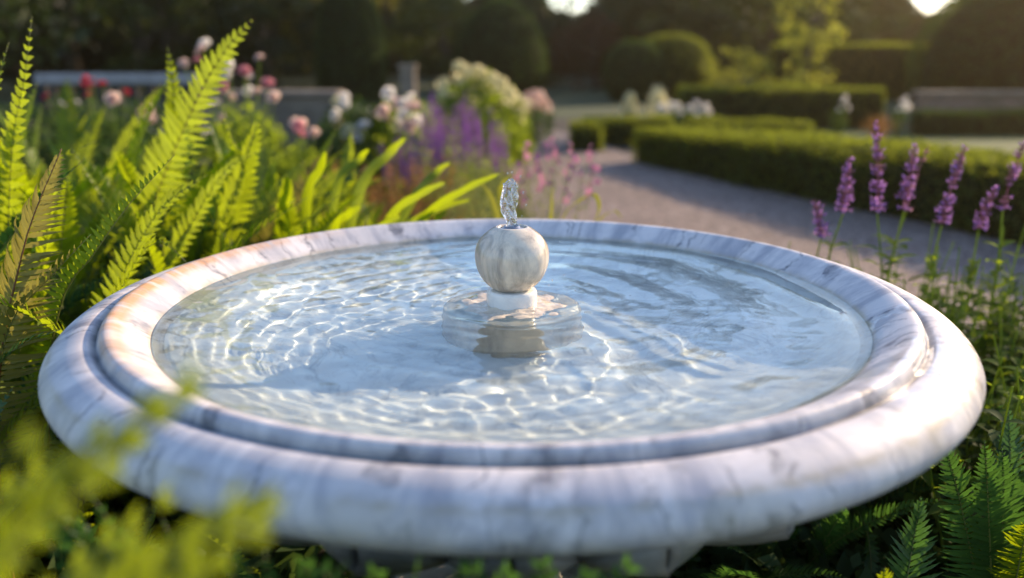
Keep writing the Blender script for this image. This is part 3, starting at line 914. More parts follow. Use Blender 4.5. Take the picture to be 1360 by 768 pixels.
def frond(path, width, pairs, seed, normal=(0, -0.5, 1), detail=8, start=0.16, fwd=0.42, cup=0.25, droop=0.12, ragged=0.0, curl=0.0, stem_r=0.0028, twist=0.0, tipmin=0.05):
    """a fern frond: a thin midrib with two rows of notched leaflets along a 3-D path"""
    g = np.random.default_rng(seed)
    P = smooth_profile3(path, 14) if len(path) < 8 else np.asarray(path, float)
    s = np.concatenate([[0], np.cumsum(np.linalg.norm(np.diff(P, axis=0), axis=1))]); L = s[-1]
    at_ = lambda q: np.array([np.interp(q, s, P[:, k]) for k in range(3)]).T
    mb = MB()
    ps = at_(np.linspace(0, L, 26))
    mb.add(*tube(ps, stem_r * (1 - 0.85 * np.linspace(0, 1, 26)), 5), 1)
    n0 = np.array(normal, float)
    for i in range(pairs):
        f = (i + 0.5) / pairs
        q = L * (start + (1 - start) * f ** 0.93)
        c = at_(q); t = at_(min(q + 0.01, L)) - at_(max(q - 0.01, 0)); t /= np.linalg.norm(t)
        u = n0 - t * (n0 @ t); u /= np.linalg.norm(u)
        sd = np.cross(t, u)
        if twist:
            a = twist * f; u, sd = u * math.cos(a) + sd * math.sin(a), sd * math.cos(a) - u * math.sin(a)
        prof = min(1.0, 0.45 + 1.9 * f) * (1 - f ** 2.2) ** 0.8
        Lp = width * max(prof, tipmin) * g.uniform(0.92, 1.06)
        wp = min(L * (1 - start) / pairs * 0.50, Lp * 0.34)
        for sg in (-1, 1):
            if ragged and g.random() < ragged: continue
            fw = fwd + 0.5 * f * f + g.normal() * 0.05
            d = sd * sg * math.cos(fw) + t * math.sin(fw) + u * (cup + g.normal() * 0.08)
            d /= np.linalg.norm(d)
            w_ = np.cross(u, d) * sg; w_ /= np.linalg.norm(w_)
            nn = np.cross(d, w_) * (1 if sg > 0 else 1)
            if nn @ u < 0: nn = -nn
            k = detail
            x = np.linspace(0, 1, k)
            half = wp * (1 - x ** 2.4) * np.minimum(1, 0.55 + 3 * x)
            half = half * np.where(np.arange(k) % 2 == 0, 1.0, 0.74)
            half[-1] = wp * 0.04
            bend = -(droop + g.normal() * 0.05) * Lp * x ** 2 + curl * Lp * np.sin(x * 2.6) * x
            mid = c + np.outer(x * Lp, d) + np.outer(bend, u) - np.outer(0 * x, nn)
            back = np.outer(-np.where(np.arange(k) % 2 == 0, 0.0, 0.35) * wp, d)
            Lf = mid + np.outer(half, w_) + np.outer(half * 0.22, nn) + 0 * back
            Rt = mid - np.outer(half, w_) + np.outer(half * 0.22, nn) + 0 * back
            V = np.stack([Lf, mid, Rt], 1).reshape(-1, 3)
            F = []
            for j in range(k - 1):
                F += [[j * 3, j * 3 + 1, j * 3 + 4, j * 3 + 3], [j * 3 + 1, j * 3 + 2, j * 3 + 5, j * 3 + 4]]
            mb.add(V, F, 0)
    return mb


def smooth_profile3(pts, n):
    P = np.array(pts, float)
    Q = np.vstack([2 * P[0] - P[1], P, 2 * P[-1] - P[-2]])
    out = []
    for i in range(1, len(Q) - 2):
        p0, p1, p2, p3 = Q[i - 1:i + 3]
        for t in np.linspace(0, 1, n, endpoint=False):
            out.append(0.5 * ((2 * p1) + (-p0 + p2) * t + (2 * p0 - 5 * p1 + 4 * p2 - p3) * t * t + (-p0 + 3 * p1 - 3 * p2 + p3) * t ** 3))
    out.append(P[-1])
    return np.array(out)


def arch_path(L, a0, a1, n=14, side=0.0):
    """in the x-z plane: leaves the ground at angle a0 from vertical, ends at a1"""
    a = np.linspace(a0, a1, n)
    st = L / (n - 1)
    x = np.concatenate([[0], np.cumsum(np.sin(a[:-1]) * st)]); z = np.concatenate([[0], np.cumsum(np.cos(a[:-1]) * st)])
    y = side * (np.linspace(0, 1, n) ** 2) * L
    return np.stack([x, y, z], -1)


R_ = math.radians
FR = {}
for i, (a0, a1, w, pr, sd, cu) in enumerate([(8, 50, 0.095, 44, 0.05, 0.2), (14, 75, 0.090, 46, -0.06, 0.28), (20, 100, 0.085, 44, 0.14, 0.2), (5, 35, 0.10, 42, -0.03, 0.3),
                                             (26, 80, 0.095, 42, 0.0, 0.35), (12, 135, 0.08, 46, 0.16, 0.15)]):
    pth_ = arch_path(1.0, R_(a0), R_(a1), 16, sd)
    mb = frond(pth_, w, pr, 300 + i, (-1, 0, 0.25), 7, 0.14, cup=cu, stem_r=0.0032, twist=(0.5, -0.6, 0.3, -0.3, 0.7, -0.5)[i], ragged=0.03, curl=(0.0, 0.12, 0.0, 0.18, 0.06, 0.1)[i])
    for key, mt in (('mid', M_FERN), ('yellow', M_FERN_Y), ('deep', M_FERN_D), ('old', M_FERN_B)):
        FR[(key, i)] = mb.mesh('frond', [mt, M_RACHIS])


def fern(x, y, size, n, kind, label, group, seed, z=0.0, lean=(0, 0), opening=1.0, az=None, name='fern'):
    g = np.random.default_rng(seed)
    root = tag(empty(name, (x, y, z)), label, 'fern', group)
    for i in range(n):
        a = 2 * PI * (i + g.uniform(-0.3, 0.3)) / n * 1.618 * 2 if az is None else g.uniform(*az)
        k = int(g.integers(0, 6))
        kd = kind if isinstance(kind, str) else kind[int(g.integers(0, len(kind)))]
        o = link_mesh('frond', FR[(kd, k)], root, (g.normal() * 0.02, g.normal() * 0.02, -0.02), (0, 0, 0), size * g.uniform(0.72, 1.08))
        m = Matrix.Rotation(lean[0], 4, 'X') @ Matrix.Rotation(lean[1], 4, 'Y') @ Matrix.Rotation(a, 4, 'Z') @ Matrix.Rotation(g.normal() * 0.12 * opening, 4, 'Y') @ Matrix.Rotation(g.normal() * 0.55, 4, Vector((0.4, 0, 0.92)))
        o.rotation_euler = m.to_euler()
    return root


def own_frond(root, pts, width, pairs, seed, normal, mats, **kw):
    p = np.array(pts, float) - np.array(root.location)
    return frond(p, width, pairs, seed, normal, **kw).build('frond', mats, root)


G1 = 'ferns crowded on the left of the basin'
fb = [  # x, y, size, fronds, kinds, label
    (-0.98, 0.02, 0.80, 11, ['mid', 'deep', 'deep'], 'dark shaded fern pressed against the left side of the basin'),
    (-0.86, 0.42, 0.86, 12, ['mid', 'mid', 'yellow', 'deep'], 'green fern beside the basin, below the tallest arching frond'),
    (-1.24, 0.34, 0.98, 13, ['mid', 'deep'], None),
    (-0.62, 0.66, 0.70, 11, ['mid', 'yellow', 'mid'], None),
    (-1.02, 0.92, 0.98, 13, ['mid', 'yellow', 'deep'], None),
    (-0.42, 0.86, 0.64, 11, ['mid', 'yellow'], None),
    (-1.50, 0.72, 0.98, 12, ['mid', 'deep'], None),
    (-0.70, 1.18, 0.84, 12, ['yellow', 'mid'], None),
    (-1.34, 1.38, 0.98, 11, ['mid', 'deep'], None),
    (-0.36, 1.30, 0.68, 11, ['yellow', 'mid'], None),
    (-1.85, 1.15, 0.98, 10, ['mid', 'deep'], None),
    (-0.98, 1.70, 0.80, 10, ['yellow', 'mid'], None),
    (-1.70, 1.95, 0.90, 10, ['mid', 'deep'], None),
    (-0.16, 0.98, 0.58, 10, ['yellow', 'mid'], 'low bright fern leaning over the back rim behind the finial'),
    (-1.30, -0.25, 0.80, 10, ['deep'], None),
    (-0.96, 0.28, 0.62, 10, ['old', 'deep', 'mid'], None),
    (-0.66, 0.86, 0.78, 10, ['mid', 'yellow', 'old'], None),
    (-1.08, 1.36, 0.95, 10, ['mid', 'yellow'], None),
    (-0.50, 1.20, 0.72, 10, ['yellow', 'mid'], None),
    (-0.84, 0.92, 0.88, 10, ['mid', 'yellow', 'old'], None),
    (-1.45, 1.75, 1.0, 10, ['mid', 'deep'], None),
]
for x, y, sz in [(-0.78, 0.62, 0.80), (-0.55, 1.02, 0.72), (-1.12, 0.60, 0.92), (-0.88, 1.10, 0.90), (-1.18, 1.12, 0.98), (-0.28, 1.12, 0.60), (-0.55, 1.40, 0.78), (-1.40, 0.98, 1.0), (-1.60, 0.40, 0.95), (-0.72, 0.42, 0.62)]:
    fb.append((x, y, sz, 10, ['mid', 'yellow', 'mid', 'deep'], None))
for i, (x, y, sz, n, kd, lb) in enumerate(fb):
    fern(x, y, sz, int(n * 2.1), kd, lb or 'leafy green fern in the crowded bank of ferns left of the basin', G1, 400 + i)

# the ferns whose fronds stand out one by one
f1 = tag(empty('fern', (-0.93, 0.72, 0)), 'tall fern with one long broad arching frond above all others', 'fern', G1)
own_frond(f1, [(-0.93, 0.72, 0), (-0.90, 0.74, 0.40), (-0.815, 0.75, 0.66), (-0.70, 0.75, 0.885), (-0.63, 0.75, 0.99), (-0.557, 0.75, 1.067)], 0.098, 46, 501, (-0.3, -0.95, 0.25), [M_FERN_Y, M_RACHIS_R], cup=0.1, detail=8, start=0.25, fwd=0.25)
own_frond(f1, [(-0.93, 0.72, 0), (-0.87, 0.84, 0.45), (-0.82, 0.9, 0.75), (-0.80, 0.9, 0.90), (-0.805, 0.9, 1.01)], 0.075, 49, 502, (0.2, -1, 0.1), [M_FERN, M_RACHIS], cup=0.1)
own_frond(f1, [(-0.93, 0.72, 0), (-0.72, 0.78, 0.5), (-0.62, 0.8, 0.72), (-0.64, 0.8, 0.80), (-0.66, 0.8, 0.885)], 0.05, 46, 503, (-0.8, -0.6, 0.1), [M_FERN_Y, M_RACHIS], cup=0.3)
own_frond(f1, [(-0.93, 0.72, 0), (-0.80, 0.65, 0.45), (-0.68, 0.65, 0.66), (-0.60, 0.64, 0.76), (-0.52, 0.63, 0.80)], 0.06, 46, 504, (-0.2, -0.8, 0.6), [M_FERN_Y, M_RACHIS], cup=0.2)
own_frond(f1, [(-0.93, 0.72, 0), (-0.98, 0.6, 0.4), (-1.0, 0.5, 0.62), (-0.99, 0.45, 0.8)], 0.07, 43, 505, (0.5, -0.8, 0.3), [M_FERN, M_RACHIS])
f2 = tag(empty('fern', (-1.02, 0.44, 0)), 'fern with two upright comb-like fronds at the top left corner', 'fern', G1)
own_frond(f2, [(-1.02, 0.44, 0), (-1.0, 0.45, 0.5), (-0.955, 0.45, 0.80), (-0.91, 0.45, 0.945), (-0.880, 0.45, 1.06)], 0.062, 49, 511, (-0.35, -0.9, 0.2), [M_FERN_Y, M_RACHIS], cup=0.15, detail=8, fwd=0.15)
own_frond(f2, [(-1.02, 0.44, 0), (-1.03, 0.43, 0.5), (-0.98, 0.43, 0.84), (-0.945, 0.43, 0.95), (-0.918, 0.43, 1.015)], 0.055, 46, 512, (-0.4, -0.9, 0.2), [M_FERN_Y, M_RACHIS], cup=0.15)
own_frond(f2, [(-1.02, 0.44, 0), (-0.93, 0.40, 0.45), (-0.86, 0.38, 0.70), (-0.83, 0.38, 0.80), (-0.765, 0.40, 0.84)], 0.06, 43, 513, (-0.2, -0.6, 0.8), [M_FERN, M_RACHIS], cup=0.2)
own_frond(f2, [(-1.02, 0.44, 0), (-1.08, 0.35, 0.45), (-1.05, 0.30, 0.75), (-0.98, 0.28, 0.92)], 0.07, 43, 514, (0.1, -0.9, 0.4), [M_FERN, M_RACHIS])
f3 = tag(empty('fern', (-0.84, 0.06, 0)), 'ageing fern with a red-brown stem and curled olive leaflets at the left edge', 'fern', G1)
own_frond(f3, [(-0.84, 0.06, 0), (-0.83, 0.06, 0.35), (-0.79, 0.05, 0.547), (-0.745, 0.05, 0.68), (-0.712, 0.05, 0.76), (-0.656, 0.05, 0.862)], 0.085, 55, 521, (-0.3, -0.95, 0.1), [M_FERN_B, M_RACHIS_R], start=0.42, cup=-0.35, curl=0.30, droop=0.3, ragged=0.04, detail=9, stem_r=0.0045)
own_frond(f3, [(-0.84, 0.06, 0), (-0.80, 0.0, 0.40), (-0.745, 0.0, 0.60), (-0.681, 0.0, 0.672), (-0.605, 0.0, 0.745)], 0.055, 46, 522, (-0.9, -0.4, 0.4), [M_FERN_B, M_RACHIS], cup=0.45, curl=0.25, detail=9)
own_frond(f3, [(-0.84, 0.06, 0), (-0.80, -0.03, 0.36), (-0.76, -0.06, 0.52), (-0.69, -0.08, 0.60), (-0.62, -0.09, 0.63)], 0.05, 40, 523, (-0.2, -0.3, 0.9), [M_FERN_D, M_RACHIS])
own_frond(f3, [(-0.84, 0.06, 0), (-0.88, 0.02, 0.35), (-0.87, 0.0, 0.60), (-0.80, -0.02, 0.76), (-0.735, -0.02, 0.80)], 0.07, 46, 524, (-0.2, -0.9, 0.5), [M_FERN_D, M_RACHIS], curl=0.2)
f4 = tag(empty('fern', (-0.80, 0.14, 0)), 'fern with a narrow pale saw-edged frond pointing up over the left rim', 'fern', G1)
own_frond(f4, [(-0.80, 0.14, 0), (-0.775, 0.13, 0.42), (-0.722, 0.12, 0.612), (-0.665, 0.12, 0.685), (-0.60, 0.12, 0.765), (-0.519, 0.12, 0.845)], 0.042, 49, 531, (-0.55, -0.10, 0.9), [M_FERN_Y, M_RACHIS], start=0.45, cup=0.75, detail=8, droop=-0.1)
own_frond(f4, [(-0.80, 0.14, 0), (-0.73, 0.2, 0.45), (-0.66, 0.22, 0.62), (-0.60, 0.22, 0.69), (-0.545, 0.2, 0.655)], 0.045, 43, 532, (-0.3, -0.5, 0.8), [M_FERN, M_RACHIS], cup=0.3)
own_frond(f4, [(-0.80, 0.14, 0), (-0.74, 0.3, 0.5), (-0.66, 0.36, 0.70), (-0.56, 0.38, 0.78)], 0.07, 46, 533, (-0.3, -0.9, 0.5), [M_FERN, M_RACHIS])
# strap-leaved fern leaning right, behind the back rim
def strap(path, w, root, mat):
    Q = smooth_profile3(path, 10) - np.array(root.location)
    t = np.linspace(0, 1, len(Q)); T = np.gradient(Q, axis=0); T /= np.linalg.norm(T, axis=1, keepdims=True)
    sd = np.cross(T, [0.2, -0.9, 0.4]); sd /= np.linalg.norm(sd, axis=1, keepdims=True); up = np.cross(sd, T)
    ww = 0.75 * w * np.clip(0.3 + 1.6 * t, 0, 1) * np.sqrt(np.clip(1 - t ** 5, 0.0, 1)) * (1 + 0.08 * np.sin(t * 40))
    ww[-1] = w * 0.05
    V = np.stack([Q + ww[:, None] * sd + 0.35 * ww[:, None] * up, Q, Q - ww[:, None] * sd + 0.35 * ww[:, None] * up], 1).reshape(-1, 3)
    mb = MB().add(V, [f for j in range(len(Q) - 1) for f in ([j * 3, j * 3 + 1, j * 3 + 4, j * 3 + 3], [j * 3 + 1, j * 3 + 2, j * 3 + 5, j * 3 + 4])])
    return mb.build('leaf', [mat], root)


f5 = tag(empty('strap_fern', (-0.46, 0.94, 0)), 'fern with smooth glowing strap leaves leaning right behind the back rim', 'fern', G1)
for i, (mx, mz, tx, ty, tz, w) in enumerate([(-0.30, 0.60, -0.155, 0.80, 0.705, 0.016), (-0.22, 0.60, -0.03, 0.80, 0.725, 0.015), (-0.38, 0.66, -0.265, 0.98, 0.79, 0.020), (-0.42, 0.58, -0.335, 0.70, 0.665, 0.018), (-0.28, 0.56, -0.10, 0.86, 0.655, 0.014),
                                            (-0.50, 0.64, -0.44, 0.86, 0.77, 0.018), (-0.36, 0.55, -0.25, 0.72, 0.64, 0.017), (-0.55, 0.60, -0.52, 0.80, 0.72, 0.02), (-0.26, 0.62, -0.16, 1.05, 0.72, 0.016), (-0.44, 0.66, -0.36, 1.0, 0.76, 0.017)]):
    strap([(-0.46, 0.94, 0), ((mx - 0.46) / 2 - 0.02, 0.90, 0.36), (mx, (ty + 0.92) / 2, mz), ((mx + tx) / 2 + 0.01, ty + 0.02, (mz + tz) / 2 + 0.02), (tx, ty, tz)], w * 0.85, f5, M_FERN if i % 2 else M_FERN_Y)

# out-of-focus fern close to the camera
f6 = tag(empty('fern', (-0.50, -0.98, 0)), 'blurred yellow-green fern close by at the bottom left corner', 'fern')
own_frond(f6, [(-0.50, -0.98, 0), (-0.42, -0.93, 0.45), (-0.30, -0.87, 0.70), (-0.235, -0.855, 0.768), (-0.160, -0.84, 0.838)], 0.040, 37, 551, (-0.35, -0.6, 0.7), [M_FERN_Y, M_RACHIS_R], cup=0.2, start=0.3, tipmin=0.4)
own_frond(f6, [(-0.50, -0.98, 0), (-0.38, -0.93, 0.45), (-0.27, -0.88, 0.69), (-0.20, -0.86, 0.742), (-0.128, -0.84, 0.772)], 0.040, 37, 552, (-0.1, -0.5, 0.8), [M_FERN_Y, M_RACHIS], cup=0.1, tipmin=0.4)
own_frond(f6, [(-0.50, -0.98, 0), (-0.44, -0.90, 0.45), (-0.36, -0.83, 0.68), (-0.29, -0.80, 0.75), (-0.235, -0.79, 0.775)], 0.040, 34, 553, (-0.3, -0.5, 0.8), [M_FERN_Y, M_RACHIS], cup=0.2, tipmin=0.35)
own_frond(f6, [(-0.50, -0.98, 0), (-0.46, -0.80, 0.40), (-0.38, -0.70, 0.55), (-0.28, -0.66, 0.60)], 0.05, 37, 554, (-0.3, -0.5, 0.8), [M_FERN, M_RACHIS])

for i, (tx, ty, tz) in enumerate([(-0.129, -0.9, 0.87), (-0.142, -0.9, 0.856), (-0.158, -0.9, 0.845), (-0.106, -0.88, 0.801), (-0.123, -0.88, 0.794), (-0.133, -0.9, 0.799), (-0.171, -0.9, 0.842), (-0.106, -0.9, 0.798), (-0.105, -0.93, 0.827), (-0.185, -0.93, 0.855), (-0.155, -0.93, 0.842), (-0.215, -0.93, 0.836), (-0.145, -0.94, 0.816), (-0.12, -0.94, 0.806), (-0.18, -0.94, 0.822), (-0.19, -0.80, 0.76), (-0.26, -0.80, 0.78), (-0.31, -0.80, 0.74), (-0.16, -0.80, 0.72)]):
    own_frond(f6, [(-0.50, -0.98, 0), (-0.46 + (tx + 0.5) * 0.3, -0.97, 0.45), (tx - 0.09, ty - 0.01, tz - 0.085), (tx, ty, tz)], 0.040, 30, 590 + i, (-0.3, -0.5, 0.8), [M_FERN_Y if i % 3 == 0 else M_FERN, M_RACHIS], cup=0.2, tipmin=0.35)
# dark ferns under the basin and at the lower right
G2 = 'ferns in the shade under the basin'
und = [(-0.62, -0.52, 0.58, 18), (-0.36, -0.60, 0.54, 18), (-0.10, -0.62, 0.50, 18), (0.20, -0.60, 0.46, 16), (-0.85, -0.30, 0.66, 18), (-0.95, -0.66, 0.60, 16), (-0.42, -0.38, 0.50, 14), (-0.70, -0.85, 0.55, 14), (-0.20, -0.85, 0.42, 12)]
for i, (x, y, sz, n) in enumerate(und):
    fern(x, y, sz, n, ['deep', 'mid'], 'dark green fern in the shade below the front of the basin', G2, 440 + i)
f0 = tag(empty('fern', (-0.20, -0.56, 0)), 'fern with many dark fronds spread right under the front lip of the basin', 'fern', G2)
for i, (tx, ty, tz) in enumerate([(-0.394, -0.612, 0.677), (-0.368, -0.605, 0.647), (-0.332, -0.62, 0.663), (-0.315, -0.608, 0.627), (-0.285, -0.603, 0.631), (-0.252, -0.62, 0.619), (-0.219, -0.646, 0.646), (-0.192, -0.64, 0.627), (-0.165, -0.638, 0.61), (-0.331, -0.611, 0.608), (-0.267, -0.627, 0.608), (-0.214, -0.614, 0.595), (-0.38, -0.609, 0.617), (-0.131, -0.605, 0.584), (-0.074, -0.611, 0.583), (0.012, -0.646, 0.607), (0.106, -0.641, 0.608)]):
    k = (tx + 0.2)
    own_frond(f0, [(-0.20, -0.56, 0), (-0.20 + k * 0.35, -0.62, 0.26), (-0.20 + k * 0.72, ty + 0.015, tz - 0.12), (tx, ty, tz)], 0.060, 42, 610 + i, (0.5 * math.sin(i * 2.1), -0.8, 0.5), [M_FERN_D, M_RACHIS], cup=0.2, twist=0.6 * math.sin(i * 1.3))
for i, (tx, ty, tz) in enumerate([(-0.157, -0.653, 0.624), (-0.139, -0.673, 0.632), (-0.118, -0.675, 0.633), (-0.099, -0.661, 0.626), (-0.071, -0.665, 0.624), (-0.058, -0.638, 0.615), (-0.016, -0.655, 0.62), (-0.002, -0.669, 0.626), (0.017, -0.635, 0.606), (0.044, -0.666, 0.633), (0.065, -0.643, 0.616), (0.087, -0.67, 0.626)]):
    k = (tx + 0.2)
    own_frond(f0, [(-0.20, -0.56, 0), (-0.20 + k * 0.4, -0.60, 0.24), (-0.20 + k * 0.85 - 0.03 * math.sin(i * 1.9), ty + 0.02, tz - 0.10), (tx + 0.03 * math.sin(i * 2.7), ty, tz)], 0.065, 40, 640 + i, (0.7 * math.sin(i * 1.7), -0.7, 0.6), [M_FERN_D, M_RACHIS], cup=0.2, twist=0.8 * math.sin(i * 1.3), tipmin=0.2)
# ferns added behind the foot to block the low sun under the bowl
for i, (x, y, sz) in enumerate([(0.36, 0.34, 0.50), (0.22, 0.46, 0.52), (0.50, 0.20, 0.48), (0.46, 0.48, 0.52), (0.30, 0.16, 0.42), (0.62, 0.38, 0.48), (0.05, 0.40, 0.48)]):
    fern(x, y, sz, 16, ['deep'], 'dark fern added behind the carved foot to block the low sun under the basin', G2, 480 + i)
f7 = tag(empty('fern', (0.52, -0.24, 0)), 'fern with broad fresh green fronds below the right of the basin', 'fern')
for i, (mx, my, mz, tx, ty, tz, mt, w) in enumerate([(0.47, -0.26, 0.22, 0.452, -0.30, 0.395, M_FERN, 0.075), (0.53, -0.20, 0.25, 0.555, -0.16, 0.415, M_FERN_D, 0.07), (0.56, -0.30, 0.18, 0.60, -0.34, 0.28, M_FERN, 0.07), (0.45, -0.32, 0.16, 0.40, -0.38, 0.28, M_FERN_D, 0.07), (0.50, -0.33, 0.17, 0.50, -0.40, 0.30, M_FERN, 0.07)]):
    own_frond(f7, [(0.52, -0.24, 0), ((mx + 0.52) / 2, (my - 0.24) / 2, mz * 0.5), (mx, my, mz), (tx, ty, tz)], w, 38, 560 + i, (0.1, -0.8, 0.6), [mt, M_RACHIS], detail=9, start=0.22)
f8 = tag(empty('fern', (0.76, -0.06, 0)), 'deep green fern with stiff upright fronds at the right edge', 'fern')
for i, (tx, ty, tz, mt) in enumerate([(0.665, -0.10, 0.470, M_FERN_D), (0.715, -0.06, 0.440, M_FERN_D), (0.615, -0.08, 0.465, M_FERN_D), (0.80, -0.10, 0.43, M_FERN), (0.70, -0.20, 0.36, M_FERN), (0.84, -0.16, 0.40, M_FERN_D), (0.78, 0.05, 0.46, M_FERN_D)]):
    own_frond(f8, [(0.76, -0.06, 0), (0.76 + (tx - 0.76) * 0.35, -0.06 + (ty + 0.06) * 0.3, 0.2), (0.76 + (tx - 0.76) * 0.7, -0.06 + (ty + 0.06) * 0.6, 0.36), (tx, ty, tz)], 0.062, 43, 570 + i, (-0.2, -0.9, 0.4), [mt, M_RACHIS], detail=8, start=0.2, cup=0.3)
f9 = tag(empty('fern', (0.66, -0.42, 0)), 'fern with one arching yellowish frond at the lower right, blurred', 'fern')
own_frond(f9, [(0.66, -0.42, 0), (0.63, -0.44, 0.24), (0.56, -0.44, 0.36), (0.50, -0.42, 0.405), (0.455, -0.38, 0.43)][::1], 0.055, 43, 581, (0.5, -0.5, 0.8), [M_FERN_B, M_RACHIS], cup=0.3, curl=0.2)
own_frond(f9, [(0.66, -0.42, 0), (0.66, -0.44, 0.2), (0.62, -0.46, 0.30), (0.57, -0.48, 0.33)], 0.055, 37, 582, (0.2, -0.6, 0.8), [M_FERN_B, M_RACHIS], cup=0.2)
for i, (x, y, sz) in enumerate([(0.98, 0.10, 0.46), (0.92, -0.34, 0.40), (1.15, 0.35, 0.45), (0.30, -0.45, 0.34)]):
    fern(x, y, sz, 10, ['deep', 'mid'], 'low deep green fern among the plants below the right rim', 'low ferns right of the basin', 460 + i)

# ------------------------------------------------------------------ flowering plants
M_STEM = leaf_mat('stem_green', (0.10, 0.16, 0.025), (0.17, 0.23, 0.04), (0.50, 0.62, 0.06), 0.45, 0.6, 0.12)
M_LEAFG = leaf_mat('border_leaf', (0.045, 0.085, 0.012), (0.10, 0.15, 0.025), (0.46, 0.60, 0.03), 0.50, 0.6, 0.15)
M_LEAFD = leaf_mat('border_leaf_dark', (0.02, 0.045, 0.014), (0.05, 0.085, 0.022), (0.10, 0.17, 0.03), 0.35, 0.6, 0.15)
M_LEAFO = leaf_mat('dry_grass', (0.22, 0.10, 0.03), (0.38, 0.20, 0.06), (0.45, 0.22, 0.06), 0.4, 0.6)
M_GRASS = leaf_mat('soft_grass', (0.10, 0.12, 0.03), (0.22, 0.24, 0.07), (0.35, 0.38, 0.10), 0.45, 0.6)
M_YEL = leaf_mat('yellow_leaf', (0.24, 0.25, 0.02), (0.38, 0.36, 0.04), (0.55, 0.52, 0.05), 0.5, 0.5)


def petal_mat(name, a, b, t):
    return leaf_mat(name, a, b, t, 0.6, 0.6, 0.2)


M_VIO = petal_mat('violet_petal', (0.28, 0.12, 0.40), (0.54, 0.30, 0.68), (0.66, 0.34, 0.76))
M_MAUVE = petal_mat('mauve_calyx', (0.24, 0.11, 0.15), (0.48, 0.27, 0.33), (0.52, 0.27, 0.34))
M_PURP = petal_mat('purple_petal', (0.20, 0.08, 0.36), (0.40, 0.20, 0.60), (0.46, 0.20, 0.62))
M_WHITE = petal_mat('white_petal', (0.72, 0.68, 0.62), (0.88, 0.85, 0.82), (0.95, 0.90, 0.82))
M_BLUSH = petal_mat('blush_petal', (0.72, 0.48, 0.42), (0.86, 0.70, 0.62), (0.95, 0.72, 0.60))
M_PINK = petal_mat('pink_petal', (0.62, 0.22, 0.26), (0.78, 0.40, 0.42), (0.80, 0.34, 0.36))
M_RED = petal_mat('red_petal', (0.48, 0.03, 0.05), (0.62, 0.07, 0.10), (0.70, 0.06, 0.09))
M_CREAM = petal_mat('cream_petal', (0.62, 0.58, 0.34), (0.82, 0.78, 0.54), (0.92, 0.86, 0.52))
M_MAG = petal_mat('magenta_petal', (0.42, 0.14, 0.28), (0.60, 0.28, 0.42), (0.62, 0.26, 0.42))


def rose_mesh(mat, r, seed):
    g = np.random.default_rng(seed)
    mb = MB()
    for k, (n, tilt, rr) in enumerate([(5, 1.25, 1.0), (5, 0.85, 0.85), (4, 0.5, 0.62), (3, 0.25, 0.4)]):
        for i in range(n):
            a = 2 * PI * (i + 0.37 * k) / n + g.normal() * 0.1
            uu, vv = np.meshgrid(np.linspace(-1, 1, 4), np.linspace(0, 1, 4))
            wdt = 0.62 * np.sqrt(np.clip(1.05 - (vv - 0.55) ** 2 * 2.6, 0.02, None))
            x = np.sin(tilt * vv ** 0.6) * vv * rr; zz = np.cos(tilt) * vv * rr * 0.8 + 0.18 * (1 - tilt) * vv + 0.12 * uu * uu * vv
            y = uu * wdt * rr * 0.75
            V = np.stack([x, y, zz], -1).reshape(-1, 3) * r
            F = [[j * 4 + i2, j * 4 + i2 + 1, j * 4 + 5 + i2, j * 4 + 4 + i2] for j in range(3) for i2 in range(3)]
            mb.add(rot_z(V, a), F)
    return mb.mesh('flower', [mat])


def daisy_mesh(mat, r, n, seed, eye=M_YEL):
    g = np.random.default_rng(seed)
    mb = MB()
    for i in range(n):
        a = 2 * PI * i / n + g.normal() * 0.08
        w = 2.4 * r / n
        V = np.array([(0.15 * r, -w * 0.3, 0), (0.15 * r, w * 0.3, 0), (0.65 * r, w, 0.10 * r), (r, w * 0.45, 0.06 * r), (r, -w * 0.45, 0.06 * r), (0.65 * r, -w, 0.10 * r)])
        mb.add(rot_z(V, a), [[0, 5, 2, 1], [5, 4, 3, 2]])
    V, F = lathe([(0.0, 0.14 * r), (0.12 * r, 0.12 * r), (0.22 * r, 0.05 * r), (0.22 * r, -0.04 * r)], 10)
    mb.add(V, F, 1)
    return mb.mesh('flower', [mat, eye])


